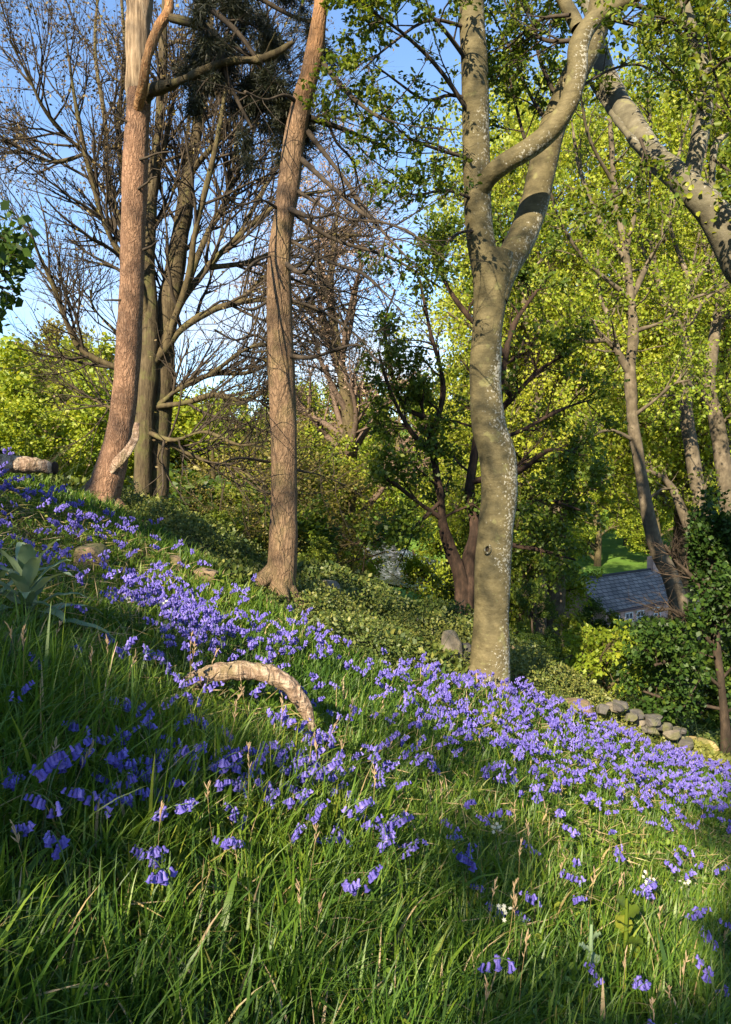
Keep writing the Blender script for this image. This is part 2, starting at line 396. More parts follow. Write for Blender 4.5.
def ground_mat():
    m, t, o = new_mat('woodland ground')
    g = t.nodes.new('ShaderNodeNewGeometry'); pos = g.outputs['Position']
    sp = t.nodes.new('ShaderNodeSeparateXYZ'); t.links.new(pos, sp.inputs[0])
    n1 = tex_noise(t, pos, 2.2, 6); n2 = tex_noise(t, pos, 0.5, 4); n3 = tex_noise(t, pos, 22, 5)
    soil = ramp(t, n3, [(0.3, (0.022, 0.017, 0.009)), (0.6, (0.055, 0.045, 0.022)), (0.8, (0.10, 0.08, 0.04))])
    green = ramp(t, n3, [(0.3, (0.025, 0.05, 0.008)), (0.7, (0.08, 0.115, 0.02))])
    near = mixc(t, ramp(t, n1, [(0.42, (0, 0, 0)), (0.58, (1, 1, 1))]), soil, green)
    lawn = ramp(t, n2, [(0.3, (0.06, 0.13, 0.018)), (0.7, (0.11, 0.19, 0.03))])
    mr = t.nodes.new('ShaderNodeMapRange'); mr.inputs[1].default_value = 24; mr.inputs[2].default_value = 36
    t.links.new(sp.outputs['Y'], mr.inputs[0])
    col = mixc(t, mr.outputs[0], near, lawn)
    p = t.nodes.new('ShaderNodeBsdfPrincipled'); p.inputs['Roughness'].default_value = 0.95; p.inputs['Specular IOR Level'].default_value = 0.1
    t.links.new(col, p.inputs['Base Color'])
    b = t.nodes.new('ShaderNodeBump'); b.inputs['Strength'].default_value = 0.6; b.inputs['Distance'].default_value = 0.05
    t.links.new(n3, b.inputs['Height']); t.links.new(b.outputs[0], p.inputs['Normal'])
    t.links.new(p.outputs[0], o.inputs[0]); return m
def stone_mat(name, moss=0.4, base=(0.075, 0.07, 0.062)):
    m, t, o = new_mat(name)
    g = t.nodes.new('ShaderNodeNewGeometry'); pos = g.outputs['Position']
    n = tex_noise(t, pos, 9, 7, 0.65); b_ = np.array(base)
    col = ramp(t, n, [(0.3, tuple(b_ * .45)), (0.55, tuple(b_)), (0.75, tuple(np.minimum(b_ * 1.6, .6)))])
    k = ramp(t, tex_noise(t, pos, 5, 5), [(0.48, (0, 0, 0)), (0.62, (1, 1, 1))])
    col = mixc(t, math_n(t, 'MULTIPLY', k, moss), col, (0.085, 0.09, 0.02))
    p = t.nodes.new('ShaderNodeBsdfPrincipled'); p.inputs['Roughness'].default_value = 0.9
    t.links.new(col, p.inputs['Base Color'])
    bb = t.nodes.new('ShaderNodeBump'); bb.inputs['Strength'].default_value = 0.7; bb.inputs['Distance'].default_value = 0.03
    t.links.new(n, bb.inputs['Height']); t.links.new(bb.outputs[0], p.inputs['Normal'])
    t.links.new(p.outputs[0], o.inputs[0]); return m
M['ground'] = ground_mat()
M['stone'] = stone_mat('grey stone', 0.65); M['mossstone'] = stone_mat('mossy brown stone', 0.75, (0.17, 0.12, 0.07)); M['palestone'] = stone_mat('pale stone', 0.5, (0.15, 0.13, 0.095))
M['yellowmoss'] = stone_mat('yellow mossy stone', 0.8, (0.26, 0.20, 0.08))
def plain(name, c, rough=0.6, spec=0.3, nscale=0, var=0.3):
    m, t, o = new_mat(name)
    p = t.nodes.new('ShaderNodeBsdfPrincipled'); p.inputs['Roughness'].default_value = rough; p.inputs['Specular IOR Level'].default_value = spec
    if nscale:
        g = t.nodes.new('ShaderNodeNewGeometry'); n = tex_noise(t, g.outputs['Position'], nscale, 5)
        t.links.new(ramp(t, n, [(0.3, tuple(q * (1 - var) for q in c)), (0.7, tuple(q * (1 + var) for q in c))]), p.inputs['Base Color'])
    else: p.inputs['Base Color'].default_value = (*c, 1)
    t.links.new(p.outputs[0], o.inputs[0]); return m
M['wall'] = plain('pink washed wall', (0.46, 0.31, 0.26), 0.9, 0.1, 2.5, 0.3)
M['glass'] = plain('dark window glass', (0.03, 0.035, 0.045), 0.08, 0.6)
M['frame'] = plain('white window frame', (0.7, 0.7, 0.68), 0.5)
M['gutter'] = plain('gutter', (0.10, 0.06, 0.055), 0.6)
def slate():
    m, t, o = new_mat('slate roof')
    tc = t.nodes.new('ShaderNodeTexCoord')
    br = t.nodes.new('ShaderNodeTexBrick'); br.inputs['Scale'].default_value = 1.0
    br.inputs['Color1'].default_value = (0.15, 0.14, 0.135, 1); br.inputs['Color2'].default_value = (0.25, 0.23, 0.215, 1); br.inputs['Mortar'].default_value = (0.05, 0.05, 0.055, 1)
    br.inputs['Brick Width'].default_value = 0.5; br.inputs['Row Height'].default_value = 0.32; br.inputs['Mortar Size'].default_value = 0.03
    t.links.new(tc.outputs['UV'], br.inputs['Vector'])
    g = t.nodes.new('ShaderNodeNewGeometry'); n = tex_noise(t, g.outputs['Position'], 1.2, 5)
    col = mixc(t, 0.6, br.outputs[0], ramp(t, n, [(0.3, (0.6, 0.6, 0.6)), (0.7, (1.5, 1.4, 1.3))]), 'MULTIPLY')
    p = t.nodes.new('ShaderNodeBsdfPrincipled'); p.inputs['Roughness'].default_value = 0.9; p.inputs['Specular IOR Level'].default_value = 0.08
    t.links.new(col, p.inputs['Base Color']); t.links.new(p.outputs[0], o.inputs[0]); return m
M['slate'] = slate()
def water():
    m, t, o = new_mat('river water')
    g = t.nodes.new('ShaderNodeNewGeometry'); n = tex_noise(t, g.outputs['Position'], 1.1, 5)
    n2 = tex_noise(t, mapping(t, g.outputs['Position'], (1.6, 0.5, 1)), 1.0, 5, 0.7)
    p = t.nodes.new('ShaderNodeBsdfPrincipled'); p.inputs['Roughness'].default_value = 0.12
    t.links.new(ramp(t, n2, [(0.5, (0.03, 0.04, 0.045)), (0.66, (0.30, 0.32, 0.36))]), p.inputs['Base Color'])
    b = t.nodes.new('ShaderNodeBump'); b.inputs['Strength'].default_value = 0.5; b.inputs['Distance'].default_value = 0.2
    t.links.new(n, b.inputs['Height']); t.links.new(b.outputs[0], p.inputs['Normal'])
    t.links.new(p.outputs[0], o.inputs[0]); return m
M['water'] = water()

# ------------------------------------------------------------------ ground and river
def axis(lo, a, b, hi, step, g=1.16):
    mid = list(np.arange(a, b + 1e-6, step)); s = step; q = b; up = []
    while q < hi: s *= g; q += s; up.append(q)
    s = step; q = a; dn = []
    while q > lo: s *= g; q -= s; dn.append(q)
    return np.array(dn[::-1] + mid + up)
gx = axis(-500, -9, 12, 500, 0.14); gy = axis(-300, -1, 16, 900, 0.14, 1.1)
X, Yg = np.meshgrid(gx, gy)
Vg = np.stack([X, Yg, H(X, Yg)], -1).reshape(-1, 3)
nx, ny = len(gx), len(gy)
ii = (np.arange(ny - 1)[:, None] * nx + np.arange(nx - 1)[None]).ravel()
gr = MB().add(Vg, np.stack([ii, ii + 1, ii + nx + 1, ii + nx], -1)).build('ground', M['ground'])
tag(gr, kind='structure')
# river in the valley bottom, running diagonally away to the left
rc = np.array([(26, 38), (18, 49), (9.5, 62), (3, 74), (-2.5, 88), (-12, 104), (-26, 122)], float)
rp, = catmull(np.c_[rc, np.zeros(len(rc))], 60)
tn_ = unit(np.gradient(rp, axis=0)); sd = np.c_[-tn_[:, 1], tn_[:, 0], 0 * tn_[:, 0]]
lat = np.linspace(-6, 6, 9)
RV = rp[:, None] + sd[:, None] * lat[None, :, None]
RV[..., 2] = H(RV[..., 0], RV[..., 1]).max(1, keepdims=True) + 0.05
q = (np.arange(59)[:, None] * 9 + np.arange(8)[None]).ravel()
tag(MB().add(RV.reshape(-1, 3), np.stack([q, q + 1, q + 10, q + 9], -1)).build('river', M['water']), kind='structure')

# ------------------------------------------------------------------ cottage in the valley
def cottage():
    A = at(606, 611, 45.0); zE = A[2]
    d = unit(np.array([5.2, 3.8, 0])); n = np.array([-d[1], d[0], 0])      # n points away from the camera
    Lg, Wd, hR = 11.0, 4.6, 1.5; zB = float(H(A[0] + 3, A[1] + 2)) - 0.5
    root = thing('cottage', (A[0], A[1], zB), 'long low cottage with pink walls and grey slate roof in the valley', 'house')
    c = A + d * Lg / 2 + n * Wd / 2
    m = MB(); hW = zE - zB
    box(m, (c[0], c[1], zB + hW / 2), Lg, Wd, hW, d)
    for s in (0, 1):   # gables
        e = A + d * (Lg * s) * 1.0; e[2] = zE - 0.02
        V = [e, e + n * Wd, e + n * Wd / 2 + np.array([0, 0, hR - 0.06])]
        V2 = [v + d * (0.25 if s == 0 else -0.25) for v in V]
        m.add(V + V2, [[0, 1, 2], [3, 5, 4]]); m.add(V + V2, [[0, 3, 4, 1], [1, 4, 5, 2], [2, 5, 3, 0]])
    m.build('wall', M['wall'], root, False)
    m = MB(); th = 0.12; ov = 0.3
    a0 = A - d * ov - n * 0.25; slope = hR / (Wd / 2); a0[2] = zE - 0.25 * slope + .05
    a1 = a0 + n * (Wd / 2 + .25); a1[2] = zE + hR + .05
    b0 = A - d * ov + n * (Wd + .25); b0[2] = a0[2]
    for (p, q_) in ((a0, a1), (b0, a1)):
        V = [p, p + d * (Lg + 2 * ov), q_ + d * (Lg + 2 * ov), q_]; V += [v + np.array([0, 0, th]) for v in V]
        m.add(V, [[4, 5, 6, 7], [3, 2, 1, 0], [0, 1, 5, 4], [1, 2, 6, 5], [2, 3, 7, 6], [3, 0, 4, 7]])
    ro = m.build('roof', M['slate'], root, False)
    uv = ro.data.uv_layers.new(name='UVMap')
    co = np.array([v.co[:] for v in ro.data.vertices]); li = np.array([l.vertex_index for l in ro.data.loops])
    rel = co[li] - A; uvs = np.stack([rel @ d, (rel @ n) * 1.2], -1)
    uv.data.foreach_set('uv', uvs.astype(np.float32).ravel())
    rt = MB(); V, Q = tubes(np.array([a1 + [0, 0, th], a1 + d * (Lg + .6) + [0, 0, th]]), np.array([.1, .1]), 8); rt.add(V, Q); rt.build('ridge_tile', M['slate'], ro)
    gt = MB(); V, Q = tubes(np.array([a0 + [0, 0, .02], a0 + d * (Lg + .6) + [0, 0, .02]]) - n * .06, np.array([.06, .06]), 8); gt.add(V, Q); gt.build('gutter', M['gutter'], root)
    for k, s in enumerate((0.9, 2.3, 3.5, 5.4, 7.4, 9.4)):
        wc = A + d * s - n * 0.02; wc[2] = zE - 0.85
        f = MB(); ww, wh = 0.75, 0.95
        for (dx, dz, sx, sz) in ((-ww / 2, 0, .07, wh + .07), (ww / 2, 0, .07, wh + .07), (0, wh / 2, ww, .07), (0, -wh / 2, ww, .07), (0, 0, .04, wh), (0, .1, ww, .04)):
            q_ = wc + d * dx + np.array([0, 0, dz]); box(f, q_ - n * (0.02 + 0.003 * (sx < .05)), sx, .08, sz, d)
        wn = f.build('window', M['frame'], root, False)
        g = MB(); box(g, wc + n * 0.005, ww, .03, wh, d); g.build('pane', M['glass'], wn, False)
        wn.children[0].matrix_parent_inverse = Matrix.Identity(4)
    ch = MB(); cc = a1 + d * (Lg * .8); box(ch, (cc[0], cc[1], cc[2] + .35), .7, .5, 1.3, d); ch.build('chimney', M['wall'], ro, False)
    for o in ro.children: o.matrix_parent_inverse = Matrix.Identity(4)
    return root
cottage()

# ------------------------------------------------------------------ hero trees
def add_levels(mb, lv, S): V, Q = tubes(lv[0], lv[1], S); mb.add(V, Q)
def as_lines(paths, K=12):
    """several traced paths resampled to K points -> (N,K,3),(N,K)"""
    Ps, Rs = [], []
    for P, R in paths:
        u = np.linspace(0, len(P) - 1, K); i = np.minimum(u.astype(int), len(P) - 2); f = (u - i)[:, None]
        Ps.append(P[i] * (1 - f) + P[i + 1] * f); Rs.append(np.interp(u, np.arange(len(P)), R))
    return np.array(Ps), np.array(Rs)

def roots(mb, c, r, n, L, seed):
    rng = np.random.default_rng(seed); a = np.arange(n) / n * 6.283 + rng.uniform(-.3, .3, n); P = np.zeros((n, 8, 3))
    for i in range(n):
        l = L * rng.uniform(.7, 1.3); s = np.linspace(0, 1, 8); aa = a[i] + .4 * s * rng.normal(); rr = r * .25 + l * s
        x, y = c[0] + np.cos(aa) * rr, c[1] + np.sin(aa) * rr
        P[i] = np.stack([x, y, H(x, y) + (.10 + r * .9) * (1 - s) ** 2.5 + .0 - .09 * s], -1)
    V, Q = tubes(P, np.broadcast_to(np.linspace(r * .6, .015, 8), (n, 8)), 10); V = V + .008 * noise(V, 9)[:, None]; mb.add(V, Q)
def snap(br, parents, reach=.5):
    """pull the start of every branch onto the nearest point of its parents"""
    pts = np.concatenate([p for p, r in parents]); out = []
    for P, R in br:
        off = pts[np.argmin(((pts - P[0]) ** 2).sum(-1))] - P[0]; f = np.clip(1 - np.linspace(0, 1, len(P)) / reach, 0, 1)
        P = P + off * (f ** 1.5)[:, None]; out.append((P, R)); pts = np.concatenate([pts, P[3:]])
    return out
def left_pine():
    rng = np.random.default_rng(11); Y = 8.6
    b = ground(*at(104, 500, Y)[:2])
    root = thing('pine_tree', b, 'tall pine with pinkish bark and a bleached broken top, left of the photo', 'tree')
    P, R = trace([(88, 545), (101, 502), (112, 463), (121, 425), (127, 370), (131, 300), (134, 200), (137, 130), (140, 92)], Y, [42, 33, 28, 25, 24, 24, 23, 22, 21], 110)
    m = MB(); trunk_tube(m, P, R, 28, 0.010, 3, 0.006); roots(m, at(101, 500, Y), .16, 6, .5, 1); m.build('trunk', M['pine'], root)
    P, R = trace([(139, 105), (138, 70), (138, 30), (141, -25), (139, -70)], Y + .05, [21, 23, 25, 22, 14], 50)
    m = MB(); trunk_tube(m, P, R, 24, 0.02, 4, 0.012); m.build('dead_top', M['deadwood'], root)
    lm = [trace([(138, 108), (143, 85), (148, 55), (158, 28), (169, 8), (167, -30), (175, -80)], [8.5, 8.3, 8.2, 8.2, 8.2, 8.2, 8.2], [9, 10, 9, 9, 8, 7, 5], 60)]
    m = MB(); trunk_tube(m, *lm[0], 16, 0.008, 5, 0.004); m.build('limb', M['pine_orange'], root)
    P, R = trace([(140, 108), (150, 92), (168, 86), (190, 77), (210, 68), (232, 61), (256, 60), (275, 54), (293, 42)], [8.6, 8.5, 8.3, 8, 7.9, 7.8, 7.8, 7.7, 7.7], [13, 11, 9, 8, 9, 8, 8, 6, 3], 70)
    lm2 = (P, R); m = MB(); R = R * (1 + .12 * noise(P, 7)); trunk_tube(m, P, R, 16, 0.010, 6, 0.006)
    st = np.array([at(x, y, d) for x, y, d in ((168, 86, 8.1), (158, 90, 8.2), (212, 68, 7.9), (256, 60, 7.8), (262, 58, 7.8))])
    g = grow(st, np.array([(-.3, 0, 1), (.2, -.2, 1), (.4, 0, .6), (.9, 0, -.5), (.5, -.3, .6)], float), np.array([.14, .1, .3, .35, .3]), np.array([.025, .02, .02, .02, .015]), 5, .2, (0, 0, 0), rng, .3)
    add_levels(m, g, 7); m.build('limb', M['olivebark'], root)
    P3, R3 = trace([(171, 18), (192, 23), (210, 30), (219, 42), (222, 60), (233, 92), (252, 128)], [8.2, 8.1, 8.0, 7.9, 7.9, 7.9, 7.9], [8, 9, 8, 7, 6, 4, 3], 50)
    m = MB(); trunk_tube(m, P3, R3, 12, 0.006, 6, 0.0); m.build('limb', M['olivebark'], root)
    # needle bearing boughs
    nb = [(P3, R3), trace([(168, -20), (205, 5), (240, 35), (268, 80), (285, 125)], [8.2, 8.1, 8, 8, 8], [7, 6, 5, 4, 2], 30),
          trace([(172, -60), (215, -30), (255, -5), (290, 15), (318, 25)], 8.3, [7, 6, 5, 4, 2], 30),
          trace([(165, -45), (190, -15), (205, 30), (212, 70)], 8.6, [6, 5, 4, 2], 30),
          trace([(222, 45), (250, 55), (270, 90), (280, 130)], 8.2, [5, 4, 3, 2], 30),
          trace([(175, -80), (230, -110), (290, -120)], [8.2, 8, 7.8], [7, 5, 3], 30),
          trace([(175, -80), (150, -130), (160, -200)], [8.2, 8.2, 8.2], [7, 5, 3], 30)]
    P, R = as_lines(nb, 12); m = MB(); add_levels(m, (P, R), 7)
    l2 = sprout(P, R, 9, rng, (.25, 1), (55, 18), (.35, .75), .3, .5, .02, 5, .15, (0, 0, -.08)); add_levels(m, l2, 5)
    l3 = sprout(*l2, 5, rng, (.2, 1), (45, 15), (.15, .35), .3, .5, .01, 4, .15, (0, 0, 0)); add_levels(m, l3, 3)
    m.build('bough', M['twig'], root)
    n = 190; T = np.concatenate([l3[0]])
    V, Fc, t = leaf_on(T, n, rng, 0.095, 0.03, 0.0, 0.09, (.2, 1), 1); mm = MB().add(V, Fc, t)
    mm.build('needles', M['needle'], root)
    # torn strip of bark at the foot
    P, R = trace([(110, 472), (118, 462), (128, 450), (135, 436), (138, 422)], [8.45, 8.38, 8.36, 8.38, 8.4], [6, 11, 9, 8, 5], 30)
    V, Q = tubes(P, R, 12); c = np.repeat(P, 12, 0); V = c + (V - c) * np.array([1, .25, 1]); V = V + .012 * noise(V, 14)[:, None] * np.array([1, .6, 1]); MB().add(V, Q).build('peeling_bark', M['fallen'], root)
    # stubs
    m = MB(); st = np.array([at(x, y, 8.5) for x, y in ((137, 190), (127, 122), (143, 250), (139, 160), (122, 300))])
    g = grow(st, np.array([(1, -.3, .2), (-1, -.2, .1), (1, -.2, .1), (.9, -.5, -.1), (-1, -.4, 0)], float), np.array([.35, .2, .25, .45, .2]), np.full(5, .016), 5, .15, (0, 0, 0), rng, .4)
    for q in range(5):
        m = MB(); add_levels(m, (g[0][q:q + 1], g[1][q:q + 1]), 6); m.build('branch_stub', M['twig'], root)
left_pine()

def middle_pine():
    rng = np.random.default_rng(12); Y = 7.4
    b = ground(*at(277, 605, Y)[:2])
    root = thing('pine_tree', b, 'slim pine with dead drooping branches at the middle of the slope', 'tree')
    P, R = trace([(273, 640), (277, 610), (282, 570), (284, 520), (284, 450), (282, 380), (279, 310), (280, 250), (287, 195), (298, 120), (314, 55), (321, 0), (326, -70), (330, -150), (332, -260)], Y,
                 [46, 34, 29, 27, 27, 26, 25, 23, 22, 19, 17, 15, 13, 10, 4], 150)
    m = MB(); trunk_tube(m, P, R, 28, 0.010, 3, 0.006); roots(m, at(277, 606, Y), .15, 6, .5, 3); m.build('trunk', M['pine_grey'], root)
    pts = [([(322, 62), (345, 90), (372, 113), (405, 125), (460, 130)], 9),
           ([(310, 118), (340, 128), (375, 142), (400, 153), (460, 152)], 9),
           ([(308, 132), (345, 180), (367, 213), (395, 245), (425, 275)], 9),
           ([(299, 157), (335, 190), (368, 217), (410, 232), (455, 268)], 9),
           ([(296, 190), (320, 205), (345, 218), (380, 222)], 6),
           ([(284, 207), (310, 217), (328, 215), (345, 208)], 9),
           ([(292, 212), (335, 240), (390, 257), (440, 287)], 7),
           ([(284, 262), (300, 273), (310, 265), (318, 250)], 9),
           ([(322, 100), (335, 140), (352, 160), (360, 190)], 5),
           ([(290, 278), (310, 285), (340, 290), (370, 300)], 5),
           ([(286, 355), (310, 358), (335, 350), (360, 345), (378, 362)], 8),
           ([(272, 345), (255, 335), (235, 340), (215, 330)], 5),
           ([(274, 255), (255, 262), (235, 280), (205, 290)], 5),
           ([(280, 210), (262, 200), (240, 205), (225, 195)], 5),
           ([(300, 105), (285, 95), (265, 100), (245, 92)], 5),
           ([(270, 300), (250, 310), (225, 300), (200, 315)], 5),
           ([(272, 410), (255, 400), (240, 405)], 4), ([(296, 470), (320, 475), (345, 485)], 3.5), ([(270, 462), (240, 458), (215, 465)], 3.5),
           ([(290, 240), (330, 262), (365, 275), (400, 310)], 6), ([(290, 300), (320, 310), (350, 330), (372, 350)], 5)]
    br = []
    for i, (p, w_) in enumerate(pts):
        yy = Y + np.linspace(0, 1, len(p)) * rng.uniform(-1.6, .8)
        br.append(trace(p, yy, np.linspace(w_ * .62, 1.6, len(p)), 24))
    mats = M['twig']
    P2, R2 = as_lines(br, 12)
    for i in range(len(br)):
        m = MB(); trunk_tube(m, P2[i], R2[i], 8, 0.006, 6)
        l2 = sprout(P2[i:i + 1], R2[i:i + 1], 8, rng, (.25, 1), (50, 18), (.3, 1.0), .3, .5, .014, 6, .16, (0, 0, .03)); add_levels(m, l2, 4)
        l3 = sprout(*l2, 3, rng, (.3, 1), (45, 15), (.12, .4), .2, .6, .005, 4, .15, (0, 0, .03)); add_levels(m, l3, 3)
        m.build('dead_branch', mats, root)
    # small living crown above the frame
    st = P[128:146:2]; N = 9
    ca = rng.uniform(0, 6.28, N); g = grow(st, np.c_[np.cos(ca), np.sin(ca), np.full(N, .4)], np.full(N, 1.5), np.full(N, .03), 8, .15, (0, 0, .05), rng)
    l2 = sprout(*g, 8, rng, (.3, 1), (50, 15), (.4, .8), .2, .5, .012, 5); m = MB(); add_levels(m, g, 6); add_levels(m, l2, 4); m.build('bough', M['twig'], root)
    V, Fc, t = leaf_on(l2[0], 60, rng, .1, .04, 0, .09, (.1, 1), 1); MB().add(V, Fc, t).build('needles', M['needle'], root)
middle_pine()

def bare_tree():
    rng = np.random.default_rng(13); Y = 13.0
    b = ground(*at(152, 515, Y)[:2])
    root = thing('bare_tree', b, 'wide many-stemmed bare tree with dark twigs behind the left pine', 'tree')
    tr = [trace([(142, 560), (143, 510), (143, 450), (146, 390), (150, 330), (146, 270), (150, 200), (160, 110), (165, 0), (168, -80)], Y, [18, 15, 14, 15, 14, 12, 10, 8, 6, 4], 90),
          trace([(158, 560), (157, 510), (157, 440), (161, 370), (166, 320), (178, 250), (190, 170), (205, 80), (215, -20), (222, -90)], Y + .3, [24, 21, 20, 21, 18, 13, 10, 8, 6, 4], 90)]
    m = MB()
    for P, R in tr: trunk_tube(m, P, R * 1.15, 18, 0.03, 2.5, 0.010)
    roots(m, at(150, 512, Y), .3, 7, .7, 2); m.build('trunk', M['stembark'], root)
    pts = [([(150, 415), (165, 403), (180, 389), (213, 374), (254, 371), (300, 340)], 10, 12.6),
           ([(152, 405), (185, 402), (215, 395), (245, 400), (275, 385)], 8, 12.3),
           ([(165, 372), (190, 330), (215, 310), (240, 300), (268, 275), (310, 262)], 12, 12.8),
           ([(166, 345), (180, 305), (205, 270), (240, 235), (285, 200), (330, 190)], 11, 13.4),
           ([(165, 330), (185, 280), (195, 230), (215, 150), (232, 50), (240, -30)], 11, 12.9),
           ([(160, 345), (172, 270), (182, 200), (190, 100), (195, 0)], 10, 13.6),
           ([(170, 300), (200, 240), (235, 180), (260, 110), (275, 30)], 9, 13.2),
           ([(150, 330), (138, 285), (120, 255), (103, 220), (88, 165), (75, 100), (65, 30)], 11, 12.8),
           ([(148, 300), (130, 250), (110, 190), (105, 120), (95, 50), (100, -30)], 10, 13.4),
           ([(148, 280), (128, 210), (118, 130), (125, 60), (120, -20)], 9, 13.1),
           ([(140, 378), (110, 368), (80, 350), (65, 320), (52, 283), (35, 245), (22, 200)], 9, 12.4),
           ([(110, 368), (125, 345), (95, 310), (90, 290)], 4, 12.5),
           ([(80, 150), (50, 120), (30, 80), (10, 40)], 6, 12.9), ([(88, 170), (55, 165), (25, 150), (-10, 130)], 5, 12.7),
           ([(150, 240), (160, 170), (175, 90), (180, 10)], 8, 12.6), ([(190, 170), (225, 130), (250, 80), (262, 20)], 7, 12.7),
           ([(240, 300), (280, 300), (320, 310), (360, 300)], 6, 12.6), ([(213, 374), (245, 350), (270, 345), (310, 355)], 6, 12.3),
           ([(205, 270), (250, 262), (300, 240), (350, 235), (390, 240)], 7, 13.6), ([(240, 235), (275, 170), (300, 130), (330, 110)], 6, 13.5),
           ([(152, 430), (175, 440), (205, 432), (240, 445), (270, 440)], 6, 12.2), ([(165, 455), (200, 462), (240, 470), (262, 490)], 5, 12.0),
           ([(140, 400), (120, 410), (95, 400), (70, 385)], 5, 12.6), ([(195, 230), (225, 200), (235, 140), (228, 80)], 7, 13.0)]
    br = []
    for p, w_, d in pts:
        yy = np.linspace(Y, d + rng.uniform(-1.2, 1.2), len(p)); br.append(trace(p, yy, np.linspace(w_ * .78, 2.0, len(p)), 30))
    br = snap(br, tr)
    m = MB()
    for P, R in br: trunk_tube(m, P, R, 10, 0.014, 4)
    m.build('limbs', M['olivebark'], root)
    P, R = as_lines(br + [(p[45:], r[45:]) for p, r in tr], 14)
    l2 = sprout(P, R, 15, rng, (.15, 1), (38, 14), (1.0, 2.4), .45, .6, .034, 8, .10, (0, 0, .07))
    l3 = sprout(*l2, 8, rng, (.2, 1), (38, 14), (.5, 1.3), .35, .65, .016, 6, .12, (0, 0, .07))
    l4 = sprout(*l3, 4, rng, (.25, 1), (35, 14), (.2, .6), .3, .6, .0065, 4, .13, (0, 0, .05), r1=.5)
    m = MB(); add_levels(m, l2, 6); add_levels(m, l3, 4); add_levels(m, l4, 3); m.build('twigs', M['twig'], root)
    up = lambda p: rng.random(len(p)) < np.clip(.10 + .5 * sstep(4.5, 8, p[:, 2]) * sstep(-2.0, -4.5, p[:, 0]) + .12 * sstep(4, 8, p[:, 2]), 0, 1)
    V, Fc, t = leaf_on(l4[0], 4, rng, .055, .03, .2, .6, (.2, 1), 1, up); MB().add(V, Fc, t).build('opening_buds', M['bud'], root)
bare_tree()

